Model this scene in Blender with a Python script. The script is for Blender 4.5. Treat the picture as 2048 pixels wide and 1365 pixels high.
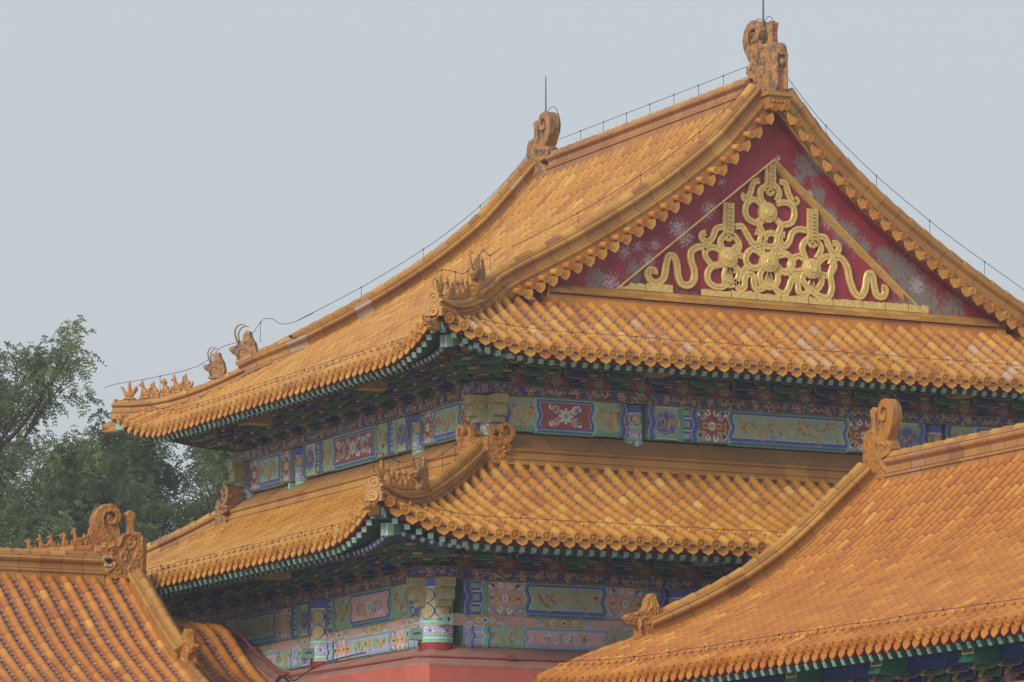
import bpy, math, random
import numpy as np
from mathutils import Vector, Matrix
R = math.radians
random.seed(7)
scene = bpy.context.scene
for o in list(bpy.data.objects): bpy.data.objects.remove(o, do_unlink=True)
GZ = 12.1                                    # ground level lies this far under the upper frieze of the hall
# ------------------------------------------------------------------ camera
PIT, YAW = R(8.570), R(26.17)
Fw = Vector((math.sin(YAW)*math.cos(PIT), math.cos(YAW)*math.cos(PIT), math.sin(PIT)))
Rt = Vector((math.cos(YAW), -math.sin(YAW), 0)); Up = Rt.cross(Fw)
CAMP = Vector((-35.0793, -72.2768, -10.4559+GZ))
cd = bpy.data.cameras.new('camera'); cam = bpy.data.objects.new('camera', cd)
scene.collection.objects.link(cam); scene.camera = cam
m = Matrix((Rt, Up, -Fw)).transposed().to_4x4(); m.translation = CAMP
cam.matrix_world = m
cd.sensor_width = 36; cd.lens = 8855.2/2048*36; cd.clip_start = 1; cd.clip_end = 3000
# ------------------------------------------------------------------ sky and sun
SUN_EL, SUN_AZ = 30, -115                    # compass-like: 0 = +Y, clockwise
w = bpy.data.worlds.new('World'); scene.world = w; w.use_nodes = True
nt = w.node_tree; nt.nodes.clear()
sky = nt.nodes.new('ShaderNodeTexSky'); sky.sky_type = 'NISHITA'; sky.sun_disc = False
sky.sun_elevation = R(SUN_EL); sky.sun_rotation = R(SUN_AZ); sky.dust_density = 6; sky.air_density = 1.0; sky.altitude = 50
hs = nt.nodes.new('ShaderNodeMix'); hs.data_type = 'RGBA'; hs.inputs['Factor'].default_value = 0.9
hs.inputs['B'].default_value = (6.20, 6.72, 7.16, 1)     # thick even haze veils the blue
bgn = nt.nodes.new('ShaderNodeBackground'); bgn.inputs['Strength'].default_value = 0.1
wo = nt.nodes.new('ShaderNodeOutputWorld')
nt.links.new(sky.outputs[0], hs.inputs['A']); nt.links.new(hs.outputs['Result'], bgn.inputs['Color']); nt.links.new(bgn.outputs[0], wo.inputs[0])
sl = bpy.data.lights.new('sun', 'SUN'); sl.energy = 2.5; sl.angle = R(18); sl.color = (1, 0.95, 0.87)
so = bpy.data.objects.new('sun', sl); scene.collection.objects.link(so)
sd = Vector((math.sin(R(SUN_AZ))*math.cos(R(SUN_EL)), math.cos(R(SUN_AZ))*math.cos(R(SUN_EL)), math.sin(R(SUN_EL))))
so.rotation_euler = sd.to_track_quat('Z', 'Y').to_euler(); so.location = (-60, -60, 80)
scene.view_settings.view_transform = 'Standard'; scene.view_settings.look = 'None'
scene.view_settings.exposure = 0.0; scene.view_settings.gamma = 1
scene.render.engine = 'CYCLES'
# ------------------------------------------------------------------ materials
MATS = {}
def newmat(name):
    mt = bpy.data.materials.new(name); mt.use_nodes = True
    n = mt.node_tree; b = n.nodes['Principled BSDF']; MATS[name] = mt
    return mt, n, b
def nd(n, t, **k):
    x = n.nodes.new(t)
    for a, v in k.items():
        if a in x.inputs: x.inputs[a].default_value = v
        else: setattr(x, a, v)
    return x
def noise(n, scale, detail=4, rough=.6, obj=True):
    tc = nd(n, 'ShaderNodeTexCoord'); t = nd(n, 'ShaderNodeTexNoise', Scale=scale, Detail=detail, Roughness=rough)
    n.links.new(tc.outputs['Object'], t.inputs['Vector']); return t
def ramp(n, src, stops):
    r = nd(n, 'ShaderNodeValToRGB'); e = r.color_ramp.elements
    while len(e) < len(stops): e.new(.5)
    for i, (p, c) in enumerate(stops):
        e[i].position = p; e[i].color = (*c, 1) if len(c) == 3 else c
    n.links.new(src, r.inputs['Fac']); return r
def mixc(n, f, a, b, mode='MIX'):
    x = nd(n, 'ShaderNodeMix', data_type='RGBA', blend_type=mode)
    for s, v in (('Factor', f), ('A', a), ('B', b)):
        if hasattr(v, 'links'): n.links.new(v, x.inputs[s])
        elif isinstance(v, (int, float)): x.inputs[s].default_value = v
        else: x.inputs[s].default_value = (*v, 1)
    return x.outputs['Result']
def bump(n, b, src, strength=.3, dist=.01):
    x = nd(n, 'ShaderNodeBump', Strength=strength, Distance=dist)
    n.links.new(src, x.inputs['Height']); n.links.new(x.outputs[0], b.inputs['Normal'])
def plain(name, col, rough=.65, var=.25, scale=6, bmp=.2, metal=0, spec=.3, fade=None):
    """painted or weathered surface: colour broken by two noises"""
    mt, n, b = newmat(name)
    t = noise(n, scale, 5, .65); t2 = noise(n, scale*7, 3)
    dk = tuple(c*(1-var) for c in col); lt = tuple(min(1, c*(1+var*.7)) for c in col)
    r = ramp(n, t.outputs[0], [(.32, dk), (.68, lt)])
    c = mixc(n, .25, r.outputs[0], ramp(n, t2.outputs[0], [(.3, dk), (.7, lt)]).outputs[0])
    if fade:
        f = ramp(n, noise(n, 9, 6, .75).outputs[0], [(.56, (0, 0, 0)), (.68, (1, 1, 1))])
        c = mixc(n, f.outputs[0], c, fade)
    n.links.new(c, b.inputs['Base Color']); b.inputs['Roughness'].default_value = rough
    b.inputs['Metallic'].default_value = metal; b.inputs['Specular IOR Level'].default_value = spec
    bump(n, b, t2.outputs[0], bmp); return mt
def glaze(name, stops, rough=.31, grime=(.26, .18, .13), gthr=.565, wearcol=(.50, .40, .33), joint=True, gmix=.45):
    """yellow glazed tile: shade per tile, mortar and lichen stains, chipped patches where 'wear' is high"""
    mt, n, b = newmat(name)
    at = nd(n, 'ShaderNodeAttribute', attribute_name='rnd'); we = nd(n, 'ShaderNodeAttribute', attribute_name='wear')
    c = ramp(n, at.outputs['Fac'], stops).outputs[0]
    big = noise(n, 1.1, 4, .6)
    c = mixc(n, .55, c, ramp(n, big.outputs[0], [(.3, (.78, .68, .62)), (.7, (1.15, 1.12, 1.05))]).outputs[0], 'MULTIPLY')
    fine = noise(n, 26, 5, .7)
    c = mixc(n, .35, c, ramp(n, fine.outputs[0], [(.3, (.68, .55, .5)), (.65, (1.1, 1.08, 1.1))]).outputs[0], 'MULTIPLY')
    g = ramp(n, noise(n, 7, 7, .8).outputs[0], [(gthr, (0, 0, 0)), (gthr+.1, (1, 1, 1))])
    c = mixc(n, g.outputs[0], c, mixc(n, gmix, c, grime))
    wn = nd(n, 'ShaderNodeMath', operation='MULTIPLY_ADD'); wn.inputs[1].default_value = 1; 
    n.links.new(we.outputs['Fac'], wn.inputs[0]); n.links.new(noise(n, 30, 8, .85).outputs[0], wn.inputs[2])
    wr = ramp(n, wn.outputs[0], [(.82, (0, 0, 0)), (.90, (1, 1, 1))])
    c = mixc(n, wr.outputs[0], c, mixc(n, .8, c, wearcol))
    n.links.new(c, b.inputs['Base Color'])
    rr = nd(n, 'ShaderNodeMapRange'); n.links.new(fine.outputs[0], rr.inputs['Value'])
    rr.inputs['To Min'].default_value = rough-.1; rr.inputs['To Max'].default_value = rough+.28
    n.links.new(rr.outputs[0], b.inputs['Roughness']); b.inputs['Specular IOR Level'].default_value = .42
    bump(n, b, fine.outputs[0], .25, .012); return mt
TILE = glaze('glazed_tile', [(0, (.37, .135, .032)), (.25, (.48, .20, .035)), (.5, (.55, .26, .04)), (.8, (.61, .33, .055)), (1, (.66, .41, .11))])
TILEO = glaze('glazed_tile_orange', [(0, (.36, .11, .022)), (.3, (.48, .165, .024)), (.7, (.55, .22, .028)), (1, (.66, .34, .06))])
RIDGE = glaze('ridge_glaze', [(0, (.30, .125, .03)), (.3, (.41, .19, .035)), (.7, (.49, .25, .042)), (1, (.56, .32, .07))], .38, (.22, .17, .14), .53)
JOINT = plain('mortar_and_gap_shade', (.15, .075, .05), .9, .4, 20)  # mortar joints, and the shadow gap painted at each tile foot
RIDGEP = glaze('ridge_glaze_red', [(0, (.33, .14, .045)), (.5, (.43, .19, .05)), (1, (.52, .26, .06))], .42, (.40, .25, .17), .5)
LIP = plain('tile_lip', (.58, .33, .11), .6, .3, 20)
P_CREAM = plain('paint_cream_gold', (.55, .46, .26), .6, .3, 14)
P_NOSE = plain('beam_nose_gold', (.36, .25, .10), .55, .3, 12)
PANT = glaze('pan_tile', [(0, (.22, .11, .085)), (.5, (.33, .165, .12)), (1, (.42, .20, .12))], .5, (.28, .2, .17), .5)
COVER = glaze('cover_board_tile', [(0, (.42, .21, .07)), (1, (.50, .26, .085))], .5)
SCULPT = glaze('sculpture_glaze', [(0, (.46, .205, .035)), (1, (.52, .25, .05))], .32, (.14, .08, .05), .50, gmix=.65)
SCULPTW = glaze('sculpture_glaze_weathered', [(0, (.44, .21, .06)), (1, (.50, .25, .07))], .42, (.07, .062, .058), .47, gmix=.85)
RED = plain('red_eave_board', (.16, .022, .03), .6)
GREENE = plain('rafter_end_green', (.27, .39, .30), .55, .3, 20)
GREENR = plain('rafter_green', (.05, .13, .10), .6)
BLUEE = plain('rafter_end_pale_blue', (.30, .38, .45), .55, .4, 30)
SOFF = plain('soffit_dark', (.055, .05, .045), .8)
P_GRN = plain('paint_green', (.20, .45, .34), .6, .25, 5, fade=(.2, .3, .26))
P_GRN2 = plain('paint_green_deep', (.02, .13, .085), .6, .3, 5)
P_OLIVE = plain('paint_olive', (.36, .36, .19), .6, .3, 9)
P_SAGE = plain('paint_sage', (.40, .52, .38), .6, .22, 8, fade=(.50, .46, .28))
P_BLU = plain('paint_blue', (.11, .14, .50), .6, .25, 5, fade=(.12, .14, .36))
P_BLU2 = plain('paint_blue_deep', (.02, .032, .15), .6, .3, 5)
P_RED = plain('paint_red', (.38, .10, .11), .6, .25, 5, fade=(.4, .14, .12))
P_PNK = plain('paint_pink', (.74, .46, .42), .7, .15, 4, fade=(.46, .28, .26))
P_GLD = plain('paint_gold', (.72, .44, .13), .45, .35, 30)
P_GLD2 = plain('paint_gold_dark', (.26, .15, .05), .5, .35, 20)
P_WHT = plain('paint_white_blue', (.80, .84, .87), .6, .2, 20)
P_LIL = plain('paint_lilac', (.42, .46, .70), .6, .25, 20)
P_TEAL = plain('paint_teal', (.22, .56, .46), .6, .25, 6)
BRK_G = plain('bracket_green', (.03, .16, .115), .6, .25, 9)
BRK_B = plain('bracket_blue', (.04, .055, .22), .6, .25, 9)
P_BAND = plain('band_blue', (.06, .075, .26), .6, .3, 12)
BRK_E = plain('bracket_gold_edge', (.38, .26, .11), .55, .4, 25)
WALLR = plain('red_plaster', (.50, .12, .09), .85, .22, .9, .4, fade=(.50, .17, .13))
CAPR = plain('pink_plaster_cap', (.40, .19, .145), .85, .24, 1.8, .4, fade=(.34, .20, .16))
COLR = plain('column_red', (.28, .04, .045), .5)
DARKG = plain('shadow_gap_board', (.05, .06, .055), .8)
IRON = plain('iron_wire', (.03, .028, .03), .5)
STEEL = plain('grey_rod', (.16, .16, .15), .5)
PIPER = plain('red_conduit', (.30, .07, .07), .5)
BOXW = plain('box_paint', (.36, .36, .27), .5)
BLACK = plain('black_paint', (.02, .02, .02), .5)
WHITE = plain('white_paint', (.6, .57, .5), .5)
def gold_leaf():
    mt, n, b = newmat('gold_leaf'); t = noise(n, 14, 6, .7)
    n.links.new(ramp(n, t.outputs[0], [(.3, (.55, .36, .10)), (.55, (.80, .56, .18)), (.8, (.88, .70, .32))]).outputs[0], b.inputs['Base Color'])
    b.inputs['Metallic'].default_value = .25; b.inputs['Roughness'].default_value = .42; bump(n, b, t.outputs[0], .35, .01); return mt
GOLD = gold_leaf()
def gable_mat():
    mt, n, b = newmat('peeling_red_board')
    t = noise(n, 2.2, 6, .65); f = noise(n, 18, 8, .8); f2 = noise(n, 42, 4, .7)
    c = ramp(n, t.outputs[0], [(.3, (.23, .015, .033)), (.5, (.33, .024, .045)), (.7, (.40, .038, .05))]).outputs[0]
    c = mixc(n, .3, c, ramp(n, f.outputs[0], [(.35, (.45, .4, .45)), (.7, (1.2, 1.1, 1.1))]).outputs[0], 'MULTIPLY')
    for nm, thr, col, ns in (('gray', .80, (.22, .20, .175), 13), ('white', .84, (.58, .54, .56), 24)):
        a = nd(n, 'ShaderNodeAttribute', attribute_name=nm); s = nd(n, 'ShaderNodeMath', operation='ADD'); nz = noise(n, ns, 9, .80); mp = nd(n, 'ShaderNodeMapping'); mp.inputs['Scale'].default_value = (1.5, 1, .75); mp.inputs['Rotation'].default_value = (0, .35, 0)
        n.links.new(nz.inputs['Vector'].links[0].from_socket, mp.inputs['Vector']); n.links.new(mp.outputs[0], nz.inputs['Vector'])
        n.links.new(a.outputs['Fac'], s.inputs[0]); n.links.new(nz.outputs[0], s.inputs[1])
        c = mixc(n, ramp(n, s.outputs[0], [(thr, (0, 0, 0)), (thr+.008, (1, 1, 1))]).outputs[0], c, col)
    n.links.new(c, b.inputs['Base Color']); b.inputs['Roughness'].default_value = .6; bump(n, b, f.outputs[0], .5, .02); return mt
GABLE = gable_mat()
# ------------------------------------------------------------------ mesh builder
def V(*a): return Vector(a)
class MB:
    def __init__(s): s.v = []; s.f = []; s.m = []; s.r = []; s.w = []; s.sm = []; s.T = None; s.mats = []
    def mi(s, mt):
        if mt not in s.mats: s.mats.append(mt)
        return s.mats.index(mt)
    def p(s, c):
        c = Vector(c)
        if s.T: c = s.T(c)
        s.v.append((c[0], c[1], c[2])); return len(s.v)-1
    def face(s, idx, mt, r=.5, w=0, sm=False):
        s.f.append(tuple(idx)); s.m.append(s.mi(mt)); s.r.append(r); s.w.append(w); s.sm.append(sm)
    def poly(s, pts, mt, r=.5, w=0): s.face([s.p(q) for q in pts], mt, r, w)
    def grid(s, rows, mt, r=.5, w=0, sm=False, closed=False):
        ids = [[s.p(q) for q in row] for row in rows]
        for a, b in zip(ids, ids[1:]):
            n = len(a)
            for i in range(n if closed else n-1):
                j = (i+1) % n; s.face((a[i], a[j], b[j], b[i]), mt, r, w, sm)
        return ids
    def box(s, c, d, mt, ax=None, r=.5, w=0, taper=1.0):
        """box centred on c with full sizes d along axes ax; taper scales the -z end"""
        ax = ax or (V(1, 0, 0), V(0, 1, 0), V(0, 0, 1)); c = Vector(c); q = []
        for k in (-1, 1):
            t = taper if k < 0 else 1
            for i, j in ((-1, -1), (1, -1), (1, 1), (-1, 1)):
                q.append(s.p(c+ax[0]*(i*d[0]/2*t)+ax[1]*(j*d[1]/2*t)+ax[2]*(k*d[2]/2)))
        for f in ((3, 2, 1, 0), (4, 5, 6, 7), (0, 1, 5, 4), (1, 2, 6, 5), (2, 3, 7, 6), (3, 0, 4, 7)): s.face([q[i] for i in f], mt, r, w)
    def tube(s, pts, rad, mt, n=6, cap=True, r=.5, w=0, up=None):
        pts = [Vector(q) for q in pts]; rings = []
        for i, q in enumerate(pts):
            t = (pts[min(i+1, len(pts)-1)]-pts[max(i-1, 0)]).normalized()
            u = up or (V(0, 0, 1) if abs(t.z) < .9 else V(1, 0, 0))
            a = t.cross(u).normalized(); b = a.cross(t).normalized(); rr = rad[i] if isinstance(rad, (list, tuple)) else rad
            rings.append([q+(a*math.cos(2*math.pi*k/n)+b*math.sin(2*math.pi*k/n))*rr for k in range(n)])
        ids = s.grid(rings, mt, r, w, True, True)
        if cap: s.face(ids[0][::-1], mt, r, w); s.face(ids[-1], mt, r, w)
    def ell(s, c, d, mt, n=10, m=7, ax=None, r=.5):
        ax = ax or (V(1, 0, 0), V(0, 1, 0), V(0, 0, 1)); c = Vector(c); rows = []
        for j in range(m+1):
            ph = math.pi*j/m-math.pi/2
            rows.append([c+ax[0]*(d[0]*math.cos(ph)*math.cos(2*math.pi*i/n))+ax[1]*(d[1]*math.cos(ph)*math.sin(2*math.pi*i/n))+ax[2]*(d[2]*math.sin(ph)) for i in range(n)])
        s.grid(rows, mt, r, 0, True, True)
    def prism(s, pts2, fr, depth, mt, r=.5, w=0, mside=None):
        """polygon pts2 (a,b) in frame fr=(origin, A, B, N), extruded from 0 to depth along N"""
        o, A, B, N = fr
        a = [s.p(o+A*x+B*y) for x, y in pts2]; b = [s.p(o+A*x+B*y+N*depth) for x, y in pts2]
        s.face(a[::-1], mt, r, w); s.face(b, mt, r, w); n = len(a)
        for i in range(n): s.face((a[i], a[(i+1) % n], b[(i+1) % n], b[i]), mside or mt, r, w)
    def sweep(s, path, sides, ups, prof, mt, rnds=None, wear=None, cap=True, closedprof=False, sm=False):
        rows = [[p+S*a+U*b for a, b in prof] for p, S, U in zip(path, sides, ups)]
        for i in range(len(rows)-1):
            rr = rnds[i] if rnds else .5; ww = wear[i] if wear else 0
            s.grid([rows[i], rows[i+1]], mt, rr, ww, sm, closedprof)
        if cap: s.poly(rows[0][::-1], mt, rnds[0] if rnds else .5); s.poly(rows[-1], mt, rnds[-1] if rnds else .5)
    def build(s, name, parent=None, z0=True, label=None, cat=None, group=None, kind=None, origin=None, attrs=None):
        me = bpy.data.meshes.new(name); off = np.array((0, 0, GZ if z0 else 0), float)
        v = np.array(s.v, float)+off
        org = np.array(origin, float)+off if origin is not None else (np.array([v[:, 0].mean(), v[:, 1].mean(), v[:, 2].min()]) if z0 else np.zeros(3))
        v = v-org
        me.from_pydata(v.tolist(), [], s.f)
        for mt in s.mats: me.materials.append(mt)
        me.polygons.foreach_set('material_index', s.m); me.polygons.foreach_set('use_smooth', s.sm)
        a = me.attributes.new('rnd', 'FLOAT', 'FACE'); a.data.foreach_set('value', s.r)
        if any(s.w): a = me.attributes.new('wear', 'FLOAT', 'FACE'); a.data.foreach_set('value', s.w)
        for k, vals in (attrs or {}).items():
            a = me.attributes.new(k, 'FLOAT', 'POINT'); a.data.foreach_set('value', vals)
        me.update(); o = bpy.data.objects.new(name, me); scene.collection.objects.link(o)
        o.location = org
        if parent: attach(o, parent)
        tag(o, label, cat, group, kind); return o
WL = {}
def worldloc(o):
    l = Vector(o.location)
    while o.parent: o = o.parent; l = l+Vector(o.location)
    return l
def attach(o, parent):
    l = Vector(o.location); o.parent = parent; o.location = l-worldloc(parent)
def tag(o, label=None, cat=None, group=None, kind=None):
    if label: o['label'] = label
    if cat: o['category'] = cat
    if group: o['group'] = group
    if kind: o['kind'] = kind
def thing(name, loc, label, cat, group=None):
    o = bpy.data.objects.new(name, None); scene.collection.objects.link(o); o.location = loc; o.empty_display_size = .3
    tag(o, label, cat, group); return o
def place(o, name, loc, rot=None, scale=None, parent=None, label=None):
    """copy of an object (shared mesh); loc in hall coordinates"""
    c = o.copy(); c.name = name; scene.collection.objects.link(c); c.parent = None
    c.location = Vector(loc)+V(0, 0, GZ)
    if rot is not None: c.rotation_euler = rot
    if scale is not None: c.scale = scale
    if parent: attach(c, parent)
    if label: c['label'] = label
    return c
def smooth(pts, n=4, closed=False):
    """Catmull-Rom through pts"""
    P = [Vector(q) for q in pts]; out = []
    L = len(P)
    for i in range(L if closed else L-1):
        if closed: a, b, c, d = P[i-1], P[i], P[(i+1) % L], P[(i+2) % L]
        else: a, b, c, d = P[max(i-1, 0)], P[i], P[i+1], P[min(i+2, L-1)]
        for k in range(n):
            t = k/n; out.append(.5*((2*b)+(c-a)*t+(2*a-5*b+4*c-d)*t*t+(3*b-a-3*c+d)*t**3))
    out.append(P[0] if closed else P[-1]); return out
def interp(prof):
    xs = [a for a, _ in prof]; ys = [b for _, b in prof]
    P = smooth([V(a, b, 0) for a, b in prof], 8); X = [p.x for p in P]; Y = [p.y for p in P]
    def f(x):
        if x < X[0]: return Y[0]+(x-X[0])*(Y[1]-Y[0])/(X[1]-X[0])
        if x > X[-1]: return Y[-1]+(x-X[-1])*(Y[-1]-Y[-2])/(X[-1]-X[-2])
        return float(np.interp(x, X, Y))
    return f
# ------------------------------------------------------------------ roofs
class Side:
    """one roof slope: u runs along the eave, v horizontally up the slope"""
    def __init__(s, o, U, W, L, prof, lift=.55, reach=2.5, corners=(True, True), out=.14):
        s.o, s.U, s.W, s.L = Vector(o), Vector(U), Vector(W), L; s.S = interp(prof); s.lm, s.re, s.c, s.ot = lift, reach, corners, out
    def d(s, u): return min(u if s.c[0] else 99, s.L-u if s.c[1] else 99)
    def v0(s, u): return -s.ot*max(0, 1-max(s.d(u), 0)/2.2)**2
    def z(s, u, v): return s.S(v)+s.lm*max(0, 1-max(s.d(u), 0)/s.re)**2.2*max(0, 1-max(v, 0)/3.2)
    def pt(s, u, v, h=0):
        q = s.o+s.U*u+s.W*v; q.z = s.z(u, v)+h; return q
    def tan(s, u, v): return (s.pt(u, v+.05)-s.pt(u, v-.05)).normalized()
    def up(s, u, v):
        n = s.U.cross(s.tan(u, v)); n.normalize(); return n if n.z > 0 else -n
def halfpipe(mb, a, b, side, ua, ub, ra, rb, mt, r, w=0, n=7, lip=True):
    """one cover tile from its lower end a to its upper end b; the upper end stands proud with a rounded rim, its highlight painted in; the foot is darkened for contact shadow and dirt"""
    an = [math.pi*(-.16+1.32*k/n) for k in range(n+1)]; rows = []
    for t, rr, dr in ((0, .88, 'j'), (.045, .88, -.2), (.22, .92, 0), (.82, 1.04, .14), (.93, 1.09, .42), (.998, .93, None)):  # painted tones: shadow gap, dark foot (contact shadow and dirt), body, highlighted rim
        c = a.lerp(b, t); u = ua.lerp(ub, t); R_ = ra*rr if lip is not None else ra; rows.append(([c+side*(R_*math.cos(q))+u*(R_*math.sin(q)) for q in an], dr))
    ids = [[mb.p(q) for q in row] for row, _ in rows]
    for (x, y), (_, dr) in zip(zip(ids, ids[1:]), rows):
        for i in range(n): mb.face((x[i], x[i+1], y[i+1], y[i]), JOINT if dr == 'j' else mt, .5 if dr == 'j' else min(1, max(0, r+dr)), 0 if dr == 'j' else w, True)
def disc_end(mb, c, ax, side, up, r, mt, rn, w=0, n=12):
    ring = lambda rr, off: [c+ax*off+side*(rr*math.cos(2*math.pi*k/n))+up*(rr*math.sin(2*math.pi*k/n)) for k in range(n)]
    mb.grid([ring(r, -.05), ring(r, .012), ring(r*.72, .012), ring(r*.68, -.006), ring(r*.42, -.006), ring(r*.36, .008), ring(.012, .014)], mt, rn, w, False, True)
def drip(mb, c, ax, side, dn, wd, mt, rn, w=0, ln=.15):
    P = [(-1, -.3), (-1, .12), (-.9, .42), (-.66, .66), (-.34, .78), (0, 1), (.34, .78), (.66, .66), (.9, .42), (1, .12), (1, -.3)]
    f = lambda k, off: [mb.p(c+ax*off+side*(a*wd*k)+dn*(b*ln*k+(1-k)*.02)) for a, b in P]
    A, B, C = f(1, -.03), f(1, 0), f(.78, 0); D = f(.76, -.009); n = len(P)
    for X, Y in ((A, B), (B, C), (C, D)):
        for i in range(n-1): mb.face((X[i], X[i+1], Y[i+1], Y[i]), mt, rn, w)
    mb.face(D, mt, max(0, rn-.15), w); mb.face(A[::-1], mt, rn, w)
def tiles(mb, sd, us, vmax, r=.078, tl=.34, mt=None, wear=None, nails=True, ends=True, pan=.17, vlow=None, ptm=None, drips=True):
    mt = mt or TILE; ptm = ptm or PANT; rg = random.Random(int(sd.o.x*31+sd.o.y*17+sd.L*7))
    sp = us[1]-us[0]
    for u in us:
        v1 = vmax(u); v0 = sd.v0(u) if vlow is None else vlow(u)
        if v1-v0 < .12: continue
        n = max(1, round((v1-v0)*1.18/tl)); vs = [v0+(v1-v0)*k/n for k in range(n+1)]; cc = rg.gauss(0, .06)
        jit = rg.gauss(0, .004)
        for k in range(n):
            a, b = sd.pt(u+jit, vs[k], .062), sd.pt(u+jit, vs[k+1], .062); ua, ub = sd.up(u, vs[k]), sd.up(u, vs[k+1])
            ww = wear(u, vs[k]) if wear else 0; ww = max(0, ww+rg.gauss(0, .035)+(.1 if rg.random() < .06 else 0)) if ww > 0 else 0
            rn = min(1, max(0, rg.gauss(.48, .17)+cc))
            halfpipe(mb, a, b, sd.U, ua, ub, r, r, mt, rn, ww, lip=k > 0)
        if ends:
            a = sd.pt(u+jit, v0-.045, .055); t = sd.tan(u, v0); ax = (-(t+sd.W)/2).normalized(); upv = ax.cross(sd.U); upv = upv if upv.z > 0 else -upv
            ww = wear(u, v0) if wear else 0; disc_end(mb, a, ax, sd.U, upv, r*1.24, mt, rg.gauss(.6, .15), max(0, ww-.1))
        if nails and ends and v1-v0 > .5:
            q = sd.pt(u+jit, v0+.40, .05+r); uu = sd.up(u, v0+.4)
            mb.tube([q-uu*.01, q+uu*.03, q+uu*.055, q+uu*.075], [.022, .036, .034, .012], mt, 7, True, rg.uniform(.3, .9))
    for ua_, ub_ in zip(us, us[1:]):
        um = (ua_+ub_)/2; v1 = max(vmax(ua_), vmax(ub_)) if False else vmax(um); v0 = (sd.v0(um) if vlow is None else vlow(um))
        if v1-v0 < .1: continue
        n = max(1, round((v1-v0)/pan)); hw = (ub_-ua_)/2-r*.8
        for k in range(n):
            va, vb = v0+(v1-v0)*k/n, v0+(v1-v0)*(k+1)/n+.01; rn = min(1, max(0, rg.gauss(.5, .22)))
            rows = []
            for vv, h in ((va, .0), (va, .026), (vb, .0)):
                rows.append([sd.pt(um-hw, vv, .03+h), sd.pt(um-hw*.5, vv, h*.9-.003), sd.pt(um, vv, h-.012), sd.pt(um+hw*.5, vv, h*.9-.003), sd.pt(um+hw, vv, .03+h)])
            ids = mb.grid(rows[1:], ptm, rn, 0, True); mb.grid(rows[:2], JOINT, 0, 0)
        if ends and drips:
            c = sd.pt(um, v0-.005, -.035); ax = (-sd.W*1+V(0, 0, -.12)).normalized(); dn = (V(0, 0, -1)-sd.W*.22).normalized()
            ww = wear(um, v0) if wear else 0
            drip(mb, c, ax, sd.U, dn, (ub_-ua_)/2-.035, mt, rg.gauss(.62, .15), max(0, ww-.12), ln=.132)
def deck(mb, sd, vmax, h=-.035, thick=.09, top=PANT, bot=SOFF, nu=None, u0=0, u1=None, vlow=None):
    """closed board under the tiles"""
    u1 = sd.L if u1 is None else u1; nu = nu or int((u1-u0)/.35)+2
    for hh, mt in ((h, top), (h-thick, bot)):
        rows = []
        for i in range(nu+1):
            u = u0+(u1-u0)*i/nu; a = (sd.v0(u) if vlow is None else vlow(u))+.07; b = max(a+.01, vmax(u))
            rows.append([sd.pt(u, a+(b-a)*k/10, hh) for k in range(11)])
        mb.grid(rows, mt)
RAFT = []
def eave(parent, sd, ru=.225, hall=True, u0=0, u1=None, rounds=True, fan=True, inner=2.3, name='eave_board'):
    u1 = sd.L if u1 is None else u1
    mb = MB(); n = int((u1-u0)/.3)
    rows = []
    for i in range(n+1):
        u = u0+(u1-u0)*i/n; v = sd.v0(u)
        rows.append([sd.pt(u, v+.04, -.04), sd.pt(u, v+.05, -.15), sd.pt(u, v+.09, -.15), sd.pt(u, v+.09, -.19), sd.pt(u, v+.16, -.19)])
    mb.grid(rows, RED); mb.build(name, parent)
    k = int((u1-u0)/ru); col = 2.05
    for i in range(k+1):
        u = u0+.1+(u1-u0-.2)*i/k; d = sd.d(u); v = sd.v0(u)
        left = (u < sd.L/2)
        def inn(uu, vin):
            if not fan or d >= col+.4: return uu
            dd = (col+.15)+(d-col)*.12 if d < col+.4 else d
            t = min(1, vin/2.1); x = d+(dd-d)*t; return x if left else sd.L-x
        for kind, va, vb, h in ((0, v+.10, min(1.25, max(.5, 1.25)), -.245), (1, v+.60, inner, -.40)):
            if kind == 1 and not rounds: continue
            uo = inn(u, max(0, va)); p = sd.pt(uo, va, h); q = sd.pt(inn(u, vb), vb, h)
            if d < col and kind == 1: q = sd.pt(inn(u, 1.9), 1.9, h)
            RAFT.append((kind, p, q, parent))
def raft_mesh():
    out = []
    b = MB(); b.grid([[V(x, y, z) for y, z in ((-.05, -.05), (.05, -.05), (.05, .05), (-.05, .05))] for x in (0, 1)], GREENR, closed=True)
    b.poly([V(0, -.05, -.05), V(0, -.05, .05), V(0, .05, .05), V(0, .05, -.05)], GREENE)
    b.poly([V(-.004, -.035, -.035), V(-.004, -.035, .035), V(-.004, .035, .035), V(-.004, .035, -.035)], P_TEAL)
    b.poly([V(-.007, -.028, -.028), V(-.007, -.028, .028), V(-.007, .028, .028), V(-.007, .028, -.028)], GREENE); out.append(b)
    b = MB(); c = lambda x, r: [V(x, r*math.cos(k*math.pi/5), r*math.sin(k*math.pi/5)) for k in range(10)]
    b.grid([c(0, .058), c(1, .058)], GREENR, closed=True, sm=True); b.poly(c(0, .058), P_BLU); b.poly(c(-.003, .048), BLUEE); b.poly(c(-.006, .02), P_WHT); out.append(b)
    return out
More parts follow.
